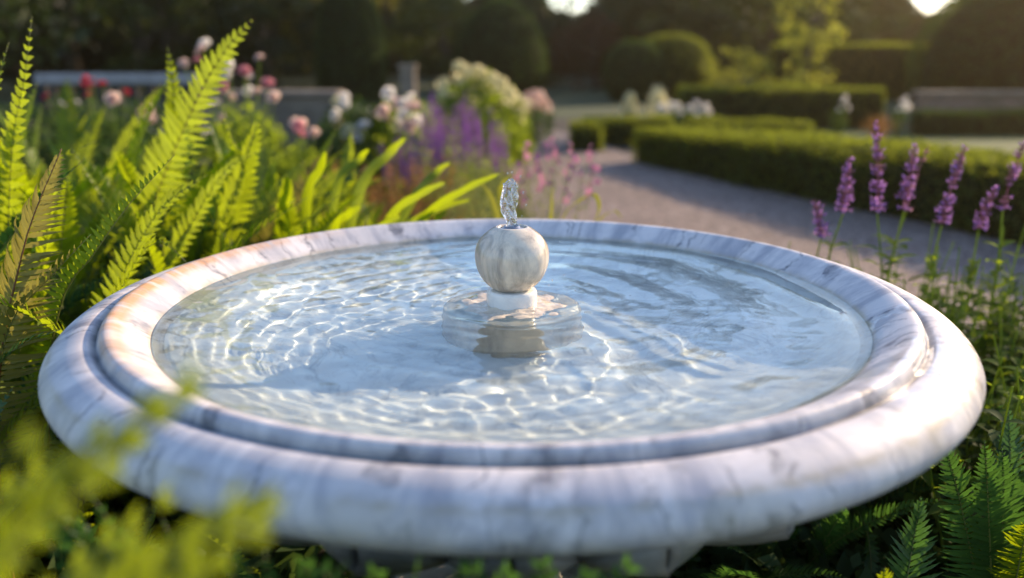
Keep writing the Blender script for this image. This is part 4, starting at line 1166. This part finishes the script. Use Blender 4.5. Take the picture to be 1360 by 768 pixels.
def spike_mb(L, r, whorls, seed, per=7, fl=0.011, open_f=0.45, lean=(0, 0)):
    """salvia spike: thin stalk with rings of calyces and open lipped florets"""
    g = np.random.default_rng(seed)
    mb = MB()
    z = np.linspace(0, L, 12)
    cx = lean[0] * (z / L) ** 1.5 * L; cy = lean[1] * (z / L) ** 1.5 * L
    mb.add(*tube(np.stack([cx, cy, z], -1), 0.0016 * (1 - 0.6 * z / L), 5), 1)
    for i in range(whorls):
        f = i / (whorls - 1)
        if 0 < i < whorls - 2 and g.random() < 0.10: continue
        zz = L * (0.02 + 0.97 * f ** 0.9)
        c = np.array([np.interp(zz, z, cx), np.interp(zz, z, cy), zz])
        R = r * (1 - 0.42 * f ** 5) * g.uniform(0.62, 1.15)
        n = max(3, int(per * (1 - 0.3 * f)))
        for j in range(n):
            a = 2 * PI * (j + 0.5 * (i % 2)) / n + g.normal() * 0.2
            d = np.array([math.cos(a), math.sin(a), 0.55 + 0.7 * f]); d /= np.linalg.norm(d)
            sd = np.array([-math.sin(a), math.cos(a), 0]); up = np.cross(d, sd)
            k1 = R * 0.62; w = k1 * 0.26
            p = c
            tip = p + d * k1
            V = [p, p + d * k1 * 0.45 + sd * w, p + d * k1 * 0.45 + up * w, p + d * k1 * 0.45 - sd * w, p + d * k1 * 0.45 - up * w, tip]
            mb.add(V, [[0, 1, 2], [0, 2, 3], [0, 3, 4], [0, 4, 1], [1, 5, 2], [2, 5, 3], [3, 5, 4], [4, 5, 1]], 1)
            if g.random() < open_f * (1.15 - 0.5 * f):
                s = fl * g.uniform(0.75, 1.2) * (1 - 0.4 * f)
                b = tip - d * s * 0.2
                dn = np.array([0, 0, -1.0])
                V = [b + sd * s * 0.15, b - sd * s * 0.15, b + d * s * 0.7 - up * s * 0.25 + sd * s * 0.22, b + d * s * 0.7 - up * s * 0.25 - sd * s * 0.22, b + d * s * 1.0 - up * s * 0.1]
                mb.add(V, [[0, 1, 3, 2], [2, 3, 4]], 0)
                V = [b + sd * s * 0.2, b - sd * s * 0.2, b + d * s * 0.6 + dn * s * 0.25 + sd * s * 0.5, b + d * s * 0.6 + dn * s * 0.25 - sd * s * 0.5, b + d * s * 0.75 + dn * s * 0.75]
                mb.add(V, [[0, 2, 3, 1], [2, 4, 3]], 0)
    return mb


def lance_leaf(mb, p, d, L, w, g, mi=0, nseg=5, sag=0.35):
    d = np.array(d, float); d /= np.linalg.norm(d)
    sd = np.cross(d, [0, 0, 1.0]); sd /= np.linalg.norm(sd) + 1e-9
    x = np.linspace(0, 1, nseg)
    mid = np.array(p) + np.outer(x * L, d) + np.outer(-sag * L * x ** 2, [0, 0, 1.0])
    h = w * np.sin(np.clip(x * 0.93 + 0.07, 0, 1) * PI) ** 0.8
    up = np.cross(sd, d)
    V = np.stack([mid + np.outer(h, sd) + np.outer(h * 0.3, up), mid, mid - np.outer(h, sd) + np.outer(h * 0.3, up)], 1).reshape(-1, 3)
    F = []
    for j in range(nseg - 1):
        F += [[j * 3, j * 3 + 1, j * 3 + 4, j * 3 + 3], [j * 3 + 1, j * 3 + 2, j * 3 + 5, j * 3 + 4]]
    mb.add(V, F, mi)


def stem_with_leaves(base, top, g, n_pairs, leaf_L, leaf_w, r=0.0025, bow=0.03, f0=0.15, f1=0.92):
    base, top = np.array(base, float), np.array(top, float)
    mid = (base + top) / 2 + g.normal(size=3) * [bow, bow, 0]
    t = np.linspace(0, 1, 12)[:, None]
    P = (1 - t) ** 2 * base + 2 * t * (1 - t) * mid + t * t * top
    mb = MB()
    mb.add(*tube(P, r * (1 - 0.4 * t[:, 0]), 5), 0)
    for i in range(n_pairs):
        f = f0 + (f1 - f0) * (i + g.uniform(0, 0.5)) / n_pairs
        c = np.array([np.interp(f, t[:, 0], P[:, k]) for k in range(3)])
        a = g.uniform(0, PI)
        for sg in (0, PI):
            el = g.uniform(0.2, 0.9)
            lance_leaf(mb, c, (math.cos(a + sg), math.sin(a + sg), el), leaf_L * g.uniform(0.6, 1.15) * (1 - 0.45 * f), leaf_w * g.uniform(0.7, 1.2), g, 1)
    return mb, P


# salvia on the right: (spike base x,y,z -> tip x,z)
SP = [(0.699, 0.72, 0.592, 0.675, 0.674, 0.55), (0.755, 0.75, 0.643, 0.751, 0.767, 0.7), (0.832, 0.75, 0.644, 0.816, 0.842, 0.45), (0.906, 0.78, 0.643, 0.895, 0.793, 0.5),
      (0.930, 0.82, 0.635, 0.968, 0.785, 0.15), (0.968, 0.72, 0.620, 1.018, 0.790, 0.5), (1.069, 0.75, 0.604, 1.087, 0.700, 0.5), (1.123, 0.76, 0.648, 1.148, 0.800, 0.3)]
SG = [('salvia with a short leaning spike and a full violet spike nearest the rim', [0, 1]), ('salvia with the tallest mauve flower spike on the right', [2, 3]),
      ('salvia with a thin faded spike beside a knobbly open spike', [4, 5]), ('salvia with a short violet spike and a sparse spike at the right edge', [6, 7])]
for i, (lb, ids) in enumerate(SG):
    g = np.random.default_rng(600 + i)
    bx = np.mean([SP[k][0] for k in ids]) + 0.03; by = 0.80
    root = tag(empty('salvia', (bx, by, 0)), lb, 'flowering plant', 'salvias on the right of the basin')
    off = np.array([bx, by, 0])
    for k in ids:
        x, y, z, tx, tz, of = SP[k]
        mb, P = stem_with_leaves([g.normal() * 0.03, g.normal() * 0.03, 0], np.array([x, y, z]) - off, g, 11, 0.105, 0.012, 0.0034, 0.07)
        mb.build('stem', [M_STEM, M_LEAFG], root)
        L = tz - z
        thin = 0.013 if k == 4 else 0.023
        spike_mb(L, thin, int(L / 0.0085), 620 + k, 9 if k != 4 else 6, 0.014, of, ((tx - x) / L, g.normal() * 0.15)).build('flower_spike', [M_MAUVE if k == 4 else M_VIO, M_MAUVE], root, loc=np.array([x, y, z]) - off)
    for j in range(14):      # leafy shoots without flowers
        tp = np.array([g.uniform(-0.16, 0.16), g.uniform(-0.22, 0.20), g.uniform(0.36, 0.60)])
        mb, P = stem_with_leaves([tp[0] * 0.4, tp[1] * 0.4, 0], tp, g, 9, 0.075, 0.009, 0.0024, 0.05)
        mb.build('stem', [M_STEM, M_LEAFG], root)
for i, (x, y) in enumerate([(0.88, 0.42), (1.08, 0.52), (0.98, 0.25), (1.25, 0.62), (1.32, 0.95), (0.80, 0.62), (1.05, 1.0), (0.78, 0.30), (1.15, 0.30), (0.95, 0.62), (1.20, 0.80), (0.86, 0.12)]):
    g = np.random.default_rng(650 + i)
    root = tag(empty('leafy_plant', (x, y, 0)), 'leafy green perennial without flowers filling the bed right of the basin', 'plant', 'leafy plants right of the basin')
    for j in range(20):
        tp = np.array([g.normal() * 0.10, g.normal() * 0.10, g.uniform(0.30, 0.52)])
        mb, P = stem_with_leaves([tp[0] * 0.3, tp[1] * 0.3, 0], tp, g, 9, 0.085, 0.012, 0.0024, 0.04)
        mb.build('stem', [M_STEM, M_LEAFG if j % 3 else M_LEAFD], root)


# ---- the border on the left
def bush(name, label, cat, x, y, h, r, mat, flowers, n_leaf, seed, leaf=0.05, group=None, fl_mesh=None, stems=True):
    """leafy mound on stems with flower heads placed at given points"""
    g = np.random.default_rng(seed)
    root = tag(empty(name, (x, y, 0)), label, cat, group)
    mb = MB()
    d = sphere_dirs(n_leaf, g); rr = g.uniform(0.4, 1, n_leaf) ** 0.5 * (1 + 0.2 * lump(d, seed))
    P = d * rr[:, None] * [r, r, h * 0.5] + [0, 0, h * 0.52]
    P = P[P[:, 2] > 0.02]
    mb.add(*leaves(P, P - [0, 0, h * 0.3], leaf, g, 0.5, 0.3, 0.8), 0)
    mb.build('foliage', [mat], root)
    sm = MB()
    for j in range(9):
        a = g.uniform(0, 2 * PI); e = [math.cos(a) * r * 0.6, math.sin(a) * r * 0.6, h * g.uniform(0.6, 0.95)]
        sm.add(*tube([[0, 0, 0], [e[0] * 0.4, e[1] * 0.4, e[2] * 0.55], e], [0.006, 0.004, 0.002], 5))
    for (fx, fy, fz, me, sc) in flowers:
        b = np.array([fx - x, fy - y, fz])
        sm.add(*tube([[b[0] * 0.3, b[1] * 0.3, min(h * 0.4, fz * 0.6)], [b[0] * 0.8, b[1] * 0.8, fz * 0.8], b - [0, 0, 0.004]], [0.003, 0.0025, 0.002], 4))
    sm.build('stems', [M_STEM], root)
    for (fx, fy, fz, me, sc) in flowers:
        link_mesh('flower', me, root, (fx - x, fy - y, fz), (g.uniform(0.3, 1.2), g.normal() * 0.4, g.uniform(-0.6, 0.6)), sc * 1.2)
    return root


ROSE_W, ROSE_B, ROSE_P, ROSE_R, ROSE_C = [rose_mesh(mt, 0.036, 700 + i) for i, mt in enumerate((M_WHITE, M_BLUSH, M_PINK, M_RED, M_CREAM))]
DAISY_W, DAISY_P, DAISY_M = [daisy_mesh(mt, 0.034, 8, 710 + i) for i, mt in enumerate((M_WHITE, M_PINK, M_MAG))]
gf = np.random.default_rng(77)
fl = lambda pts, y, meshes, s=1.0: [(px, y + gf.uniform(-0.15, 0.15), pz, meshes[int(gf.integers(0, len(meshes)))], s * gf.uniform(0.85, 1.2)) for px, pz in pts]
bush('rose_bush', 'white rose bush at the left of the pair behind the ferns', 'rose bush', -0.98, 4.3, 0.70, 0.26, M_LEAFD,
     fl([(-1.011, 0.722), (-1.039, 0.632), (-0.99, 0.69), (-0.974, 0.532), (-1.075, 0.55), (-0.88, 0.564), (-0.854, 0.632), (-1.06, 0.70), (-0.93, 0.50)], 4.15, [ROSE_W, ROSE_W, ROSE_C]), 1500, 720)
bush('rose_bush', 'blush-white rose bush beside the purple salvias', 'rose bush', -0.66, 4.3, 0.72, 0.24, M_LEAFG,
     fl([(-0.711, 0.758), (-0.607, 0.713), (-0.738, 0.655), (-0.623, 0.632), (-0.576, 0.677), (-0.671, 0.586), (-0.749, 0.596), (-0.56, 0.60), (-0.64, 0.69), (-0.70, 0.69), (-0.60, 0.57)], 4.12, [ROSE_B, ROSE_W, ROSE_B], 1.15), 1300, 721)
bush('rose_bush', 'red rose bush in front of the grey bench', 'rose bush', -2.12, 3.5, 0.70, 0.34, M_LEAFD,
     fl([(-2.224, 0.85), (-2.157, 0.82), (-2.38, 0.77), (-2.04, 0.835), (-2.12, 0.78), (-2.19, 0.845), (-2.00, 0.79)], 3.4, [ROSE_R], 0.6) + fl([(-1.98, 0.765), (-1.93, 0.68), (-1.90, 0.64)], 3.4, [ROSE_P, ROSE_B]), 1300, 722)
pk = [(-1.534, 1.027), (-1.268, 0.962), (-1.317, 0.9), (-1.423, 0.882), (-1.22, 0.838), (-1.336, 0.802), (-1.18, 0.772), (-1.432, 0.772), (-1.311, 0.882), (-1.624, 0.937), (-1.452, 0.668), (-1.50, 1.00), (-1.56, 0.95), (-1.37, 0.93), (-1.25, 0.80), (-1.40, 0.83)]
bush('pink_flower', 'tall plant with pink and white flowers right of the longest fern frond', 'flowering plant', -1.36, 3.3, 0.72, 0.28, M_LEAFG,
     [(px, 3.3 + gf.uniform(-.12, .12), pz, (ROSE_W if pz > 0.80 and gf.random() < 0.75 else (ROSE_B if gf.random() < 0.5 else ROSE_P)), gf.uniform(0.6, 0.9)) for px, pz in pk], 1300, 723, 0.05)
bush('pink_flower', 'low plant with a cluster of salmon pink flowers left of the white roses', 'flowering plant', -1.03, 3.2, 0.55, 0.2, M_LEAFG,
     fl([(-1.044, 0.642), (-1.008, 0.616), (-1.06, 0.66), (-0.99, 0.60), (-1.02, 0.65)], 3.15, [ROSE_P, ROSE_B], 0.7), 800, 724, 0.045)
cr = [(-0.417, 0.87), (-0.239, 0.813), (-0.09, 0.754), (-0.538, 0.754), (-0.3, 0.696), (-0.48, 0.637), (-0.12, 0.578), (0.06, 0.519), (-0.268, 0.842), (-0.36, 0.84), (-0.16, 0.78), (-0.02, 0.68), (0.04, 0.60), (-0.2, 0.72), (-0.40, 0.76), (-0.55, 0.68)]
def panicle_mesh(mat, seed):
    g = np.random.default_rng(seed); mb = MB()
    d = sphere_dirs(120, g); P = d * g.uniform(0.5, 1, 120)[:, None] ** 0.5 * [0.045, 0.045, 0.07] * (1 - 0.4 * d[:, 2:3])
    mb.add(*leaves(P, d, 0.022, g, 0.9, 0.0, 0.5)); return mb.mesh('flower', [mat])
PAN = panicle_mesh(M_CREAM, 730); PANP = panicle_mesh(M_BLUSH, 731)
bush('hydrangea', 'big cream-flowered hydrangea in front of the egg-shaped yew', 'shrub', -0.27, 6.2, 0.80, 0.42, M_LEAFG, fl(cr, 6.0, [PAN], 1.0), 2400, 732, 0.06)
bush('hydrangea', 'small pale pink flowering shrub at the far bend of the path', 'shrub', 0.20, 8.2, 0.50, 0.26, M_LEAFD, fl([(0.153, 0.537), (0.268, 0.552), (0.345, 0.462), (0.22, 0.56), (0.30, 0.51), (0.154, 0.42)], 8.0, [PANP], 1.0), 900, 733, 0.05)
bush('white_flower', 'pale cluster of white flowers behind the low flat box hedge', 'flowering plant', 1.99, 9.4, 0.33, 0.42, M_LEAFD,
     fl([(x - 0.16, z - 0.15) for x, z in [(1.85, 0.52), (1.95, 0.47), (2.05, 0.53), (2.2, 0.50), (2.3, 0.55), (2.4, 0.52), (2.1, 0.44), (2.45, 0.46), (1.98, 0.55), (2.3, 0.46)]], 9.2, [ROSE_W], 1.1), 900, 734, 0.05)
for i, (x, y, h, lb) in enumerate([(1.38, 9.4, 0.54, 'narrow upright yellow shrub, the shorter of two beyond the box cube'), (1.70, 9.4, 0.60, 'wider upright yellow shrub, right of its narrow neighbour')]):
    bush('golden_shrub', lb, 'shrub', x, y, h, 0.10 + 0.04 * i, M_CREAM, [], 700, 740 + i, 0.05)
for i, (x, y, h, rr, mt) in enumerate([(-0.55, 5.2, 0.34, 0.4, M_LEAFG), (-0.25, 7.5, 0.30, 0.30, M_LEAFG), (-0.62, 8.4, 0.40, 0.4, M_LEAFG), (-1.6, 4.2, 0.5, 0.35, M_LEAFD), (-2.7, 3.6, 0.6, 0.5, M_LEAFD), (-1.75, 2.9, 0.6, 0.4, M_LEAFD), (-1.15, 5.3, 0.5, 0.4, M_LEAFD), (-2.6, 2.6, 0.75, 0.45, M_LEAFD), (-2.75, 4.35, 0.70, 0.42, M_LEAFD), (-3.3, 4.2, 0.72, 0.42, M_LEAFD), (-2.25, 4.3, 0.68, 0.36, M_LEAFD), (0.0, 6.9, 0.26, 0.22, M_LEAFG), (-0.9, 2.9, 0.42, 0.3, M_LEAFG)]):
    bush('border_plant', 'rounded leafy green plant without flowers in the left-hand border', 'plant', x, y, h, rr, mt, [], int(1500 * rr / 0.35), 750 + i, 0.05, 'leafy plants of the border')

# purple salvia drift
for i, (x, y, h) in enumerate([(-0.57, 3.55, 0.50), (-0.45, 3.45, 0.57), (-0.34, 3.4, 0.72), (-0.22, 3.5, 0.66), (-0.10, 3.45, 0.62), (-0.39, 3.75, 0.70), (-0.28, 3.75, 0.72), (-0.16, 3.7, 0.66), (-0.51, 3.75, 0.56)]):
    g = np.random.default_rng(760 + i)
    root = tag(empty('salvia', (x, y, 0)), 'purple salvia in the hazy purple drift behind the back rim', 'flowering plant', 'purple salvias of the border')
    mb = MB()
    for j in range(12):
        tp = np.array([g.normal() * 0.07, g.normal() * 0.09, h * g.uniform(0.55, 0.72)])
        m2, _ = stem_with_leaves([tp[0] * 0.3, tp[1] * 0.3, 0], tp, g, 5, 0.06, 0.008, 0.002, 0.02)
        m2.build('stem', [M_STEM, M_LEAFG], root)
        if j < 11:
            spike_mb(h * g.uniform(0.26, 0.40), 0.015, 14, 770 + 20 * i + j, 7, 0.016, 0.9, (g.normal() * 0.1, 0)).build('flower_spike', [M_PURP, M_MAUVE], root, loc=tp)

# wispy grasses
def grass_tuft(name, label, x, y, h, n, mat, seed, spread=0.5, w=0.0022, group=None, seeds=None):
    g = np.random.default_rng(seed)
    root = tag(empty(name, (x, y, 0)), label, 'grass tuft', group)
    mb = MB()
    for j in range(n):
        a = g.uniform(0, 2 * PI); L = h * g.uniform(0.7, 1.1); e = abs(g.normal()) * spread
        p0 = np.array([g.normal() * 0.03, g.normal() * 0.03, 0]); d = np.array([math.cos(a), math.sin(a), 0])
        t = np.linspace(0, 1, 7)[:, None]
        P = p0 + d * (L * e * t ** 1.8) + np.array([0, 0, 1.0]) * (L * (t - 0.22 * e * t ** 3))
        sd = np.array([-math.sin(a + 0.6), math.cos(a + 0.6), 0])
        ww = (w * (1 - 0.85 * t))
        V = np.stack([P + sd * ww, P - sd * ww], 1).reshape(-1, 3)
        mb.add(V, [[k * 2, k * 2 + 1, k * 2 + 3, k * 2 + 2] for k in range(6)], 0)
        if seeds is not None and j % 2 == 0:
            Q = P[-1] + g.normal(size=(8, 3)) * [0.008, 0.008, 0.03]
            V, F = leaves(Q, g.normal(size=(8, 3)), 0.014, g, 0.5); mb.add(V, F, 1)
    mb.build('blades', [mat] + ([seeds] if seeds is not None else []), root)
    return root


for i, (x, y, h) in enumerate([(-0.12, 2.1, 0.58), (-0.20, 2.5, 0.62), (0.0, 2.4, 0.54), (-0.06, 1.6, 0.50)]):
    grass_tuft('ornamental_grass', 'soft olive ornamental grass tuft behind the finial', x, y, h, 110, M_GRASS, 800 + i, 0.28, 0.0025, 'olive grasses behind the basin', M_GRASS)
for i, (x, y, h) in enumerate([(-0.48, 2.3, 0.56), (-0.62, 2.1, 0.55), (-0.36, 2.2, 0.54)]):
    grass_tuft('ornamental_grass', 'orange-brown ornamental grass tuft between the ferns and the roses', x, y, h, 120, M_LEAFO, 810 + i, 0.35, 0.003, 'orange grasses of the border', M_LEAFO)
grass_tuft('ornamental_grass', 'faint orange grass tuft at the edge of the lawn beyond the long hedge', 4.0, 8.6, 0.30, 140, M_LEAFO, 815, 0.5, 0.006, None, M_LEAFO)

# gaura: thin stems with small magenta-pink flowers
ga = [(0.051, 0.684), (0.141, 0.697), (0.205, 0.697), (0.27, 0.659), (0.052, 0.607), (0.193, 0.62), (0.259, 0.568), (0.104, 0.568), (0.039, 0.542), (0.09, 0.64), (0.16, 0.66), (0.23, 0.60), (0.13, 0.60), (0.07, 0.66), (0.18, 0.55), (0.28, 0.61), (0.12, 0.68), (0.02, 0.63), (0.21, 0.65), (0.26, 0.69)]
for i in range(2):
    g = np.random.default_rng(820 + i)
    x0 = 0.10 + 0.11 * i
    root = tag(empty('gaura', (x0, 1.8, 0)), ['thin-stemmed plant with small pink flowers just right of the water jet', 'thin-stemmed plant with small pink flowers at the edge of the gravel path'][i], 'flowering plant')
    for k, (fx, fz) in enumerate(ga[i::2]):
        tp = np.array([fx - x0, g.uniform(-0.15, 0.15), fz])
        m2, P = stem_with_leaves([g.normal() * 0.02, g.normal() * 0.02, 0], tp, g, 4, 0.05, 0.005, 0.0014, 0.03)
        m2.build('stem', [M_STEM, M_LEAFG], root)
        for q in range(3):
            link_mesh('flower', DAISY_M, root, tp + [g.normal() * 0.008, g.normal() * 0.008, -0.022 * q], (g.uniform(0.6, 1.5), g.normal() * 0.5, g.uniform(-1, 1)), g.uniform(0.22, 0.42))
yl = tag(empty('yellow_plant', (0.05, 1.05, 0)), 'small plant with a few long curled yellow leaves behind the back rim', 'plant')
g = np.random.default_rng(830)
for pts, w in [([(0.0, 0, 0), (-0.03, -0.02, 0.4), (-0.075, -0.05, 0.63), (-0.07, -0.06, 0.68), (-0.045, -0.06, 0.70)], 0.012), ([(0, 0, 0), (0.03, 0, 0.35), (0.05, 0, 0.56), (0.055, 0, 0.66)], 0.008),
               ([(0, 0, 0), (0.04, 0, 0.35), (0.08, 0.02, 0.56), (0.13, 0.02, 0.62), (0.165, 0.02, 0.635), (0.18, 0.02, 0.60), (0.165, 0.02, 0.55)], 0.009), ([(0, 0, 0), (-0.05, 0.05, 0.4), (-0.10, 0.06, 0.60), (-0.13, 0.06, 0.66)], 0.010),
               ([(0, 0, 0), (0.08, 0.04, 0.35), (0.16, 0.08, 0.52), (0.22, 0.08, 0.58), (0.25, 0.08, 0.56)], 0.007)]:
    Q = smooth_profile3(pts, 8); t = np.linspace(0, 1, len(Q)); mb = MB()
    ww = w * np.clip(np.sin(PI * np.clip(t * 0.9 + 0.08, 0, 1)), 0.1, 1) * (0.25 + 0.75 * (t > 0.45)); V = np.stack([Q + np.outer(ww, [0.9, 0.3, 0.25]), Q + np.outer(ww * 0.25, [0, 1.0, 0]), Q - np.outer(ww, [0.9, 0.3, 0.25])], 1).reshape(-1, 3)
    mb.add(V, [f for j in range(len(Q) - 1) for f in ([j * 3, j * 3 + 1, j * 3 + 4, j * 3 + 3], [j * 3 + 1, j * 3 + 2, j * 3 + 5, j * 3 + 4])])
    mb.build('leaf', [M_YEL], yl)
for i, (x, lb) in enumerate([(3.85, 'wispy white flower stem beyond the long hedge, nearer the slender tree'), (4.55, 'wispy white flower stem beyond the long hedge, nearer the brick wall')]):
    bush('white_flower', lb, 'flowering plant', x, 9.4, 0.36, 0.12, M_LEAFD, [(x, 9.3, 0.42, ROSE_W, 1.0), (x + 0.05, 9.3, 0.36, ROSE_W, 1.1), (x - 0.04, 9.3, 0.33, ROSE_W, 0.8), (x + 0.02, 9.3, 0.47, ROSE_W, 0.7)], 260, 840 + i, 0.04)

# low ground cover hides the bare soil of the beds
gcv = np.random.default_rng(850)
n = 60000
P = np.stack([gcv.uniform(-4.2, 0.25, n), gcv.uniform(0, 1, n) ** 1.6 * 10.1 - 1.1, gcv.uniform(0.0, 0.16, n)], -1)
P = P[(P[:, 0] < 0.30 - 0.06 * P[:, 1]) & ~((np.abs(P[:, 0]) < 0.23) & (np.abs(P[:, 1]) < 0.23))]
P2 = np.stack([gcv.uniform(0.1, 1.9, 20000), gcv.uniform(-1.1, 1.3, 20000), gcv.uniform(0.0, 0.16, 20000)], -1)
P2 = P2[~((np.abs(P2[:, 0]) < 0.23) & (np.abs(P2[:, 1]) < 0.23))]
P = np.vstack([P, P2])
mb = MB().add(*leaves(P, np.tile([0, 0, 1.0], (len(P), 1)), 0.055, gcv, 0.6, 0.1, 0.7))
o = mb.build('ground_cover', [M_LEAFD]); tag(o, 'low dark leaves covering the soil of the flower beds', 'ground cover', kind='stuff')

# ------------------------------------------------------------------ water jet and drops
m, nt, out = new_mat('clear_water')
gl = nt.nodes.new('ShaderNodeBsdfGlass'); gl.inputs['IOR'].default_value = 1.333; gl.inputs['Roughness'].default_value = 0.0
nt.links.new(gl.outputs[0], out.inputs['Surface'])
M_JET = m
gj = np.random.default_rng(860)
nz, na = 110, 72
z0, z1 = WZ + 0.110, WZ + 0.184
zz = np.linspace(0, 1, nz)
rad_j = np.interp(zz, [0, 0.1, 0.3, 0.5, 0.68, 0.82, 0.93, 0.98, 1.0], [0.0070, 0.0068, 0.0080, 0.0098, 0.0102, 0.0092, 0.0076, 0.0045, 0.0004])
aa = np.linspace(0, 2 * PI, na, endpoint=False)
V = []
for i, z in enumerate(zz):
    b = np.zeros(na)
    for k, (fa, fz, am) in enumerate([(2, 2, 0.06), (3, 9, 0.10), (5, 17, 0.11), (4, 25, 0.11), (7, 31, 0.10), (9, 44, 0.08), (12, 60, 0.05)]):
        b += am * np.sin(fa * aa + fz * z + k * 1.7) * min(1, 0.3 + z * 1.4)
    r = rad_j[i] * (1 + b + 0.05 * np.sin(17 * aa + 90 * z + 3 * np.sin(23 * z)) * np.sin(70 * z + 5 * aa) + 0.04 * np.sin(11 * aa - 120 * z))
    cx = -0.003 * math.sin(z * 2.8) - 0.002 * z + 0.0016 * math.sin(9 * z)
    V.append(np.stack([cx + r * np.cos(aa), r * np.sin(aa) * 0.9, np.full(na, z0 + (z1 - z0) * z) + 0.002 * np.sin(3 * aa + 8 * z) * min(1, 4 * z)], -1))
V = np.concatenate(V)
F = [[i * na + j, i * na + (j + 1) % na, (i + 1) * na + (j + 1) % na, (i + 1) * na + j] for i in range(nz - 1) for j in range(na)]
F += [[j for j in range(na)][::-1], [(nz - 1) * na + j for j in range(na)]]
jet = MB().add(V, F).build('water_jet', M_JET)
tag(jet, 'short glittering jet of water rising from the top of the stone ball', 'water jet')


def drop_mesh(r):
    V, F = lathe([(0.0, -r), (r * 0.6, -r * 0.8), (r, 0), (r * 0.6, r * 0.8), (0.0, r)], 10)
    return MB().add(V, F).mesh('water_drop', [M_JET])


dm = drop_mesh(0.0013)
dsp = [(0.053, -0.02, 0.035), (0.06, -0.05, 0.02), (0.075, 0.0, 0.045), (0.058, -0.06, 0.01), (0.09, -0.03, 0.03), (0.11, 0.02, 0.05), (0.065, -0.055, -0.0 + 0.03), (0.12, -0.05, 0.022), (0.10, -0.08, 0.012),
       (0.15, 0.03, 0.03), (0.13, 0.06, 0.06), (0.085, 0.04, 0.075), (0.012, -0.01, 0.19), (-0.012, 0.0, 0.178), (0.016, 0.005, 0.165), (0.020, -0.012, 0.15), (-0.016, -0.008, 0.155), (0.014, -0.016, 0.135), (0.0, -0.012, 0.196), (-0.006, 0.008, 0.192), (-0.07, 0.05, 0.05), (0.17, -0.02, 0.02), (0.07, 0.02, 0.09), (0.055, -0.07, 0.055)]
for x, y, z in dsp:
    o = link_mesh('water_drop', dm, None, (x, y, WZ + z), (0, 0, 0), gf.uniform(0.6, 1.2))
    tag(o, 'tiny splashed water drop in the air beside the stone ball', 'water drop', 'splashed water drops')
# drips falling from the ball on the right-hand side

# ------------------------------------------------------------------ haze volume added for a warm glow towards the low sun
m, nt, out = new_mat('glow_haze')
pv = nt.nodes.new('ShaderNodeVolumePrincipled')
pv.inputs['Color'].default_value = (1.0, 0.80, 0.45, 1)
pv.inputs['Density'].default_value = 0.0020
pv.inputs['Anisotropy'].default_value = 0.83
nt.links.new(pv.outputs[0], out.inputs['Volume'])
hz = MB().add(*box(-60, 60, -12, 62, -1.0, 15.0)).build('haze', [m], smooth=False)
tag(hz, 'thin warm haze added for the glow towards the low sun', 'haze', kind='stuff')
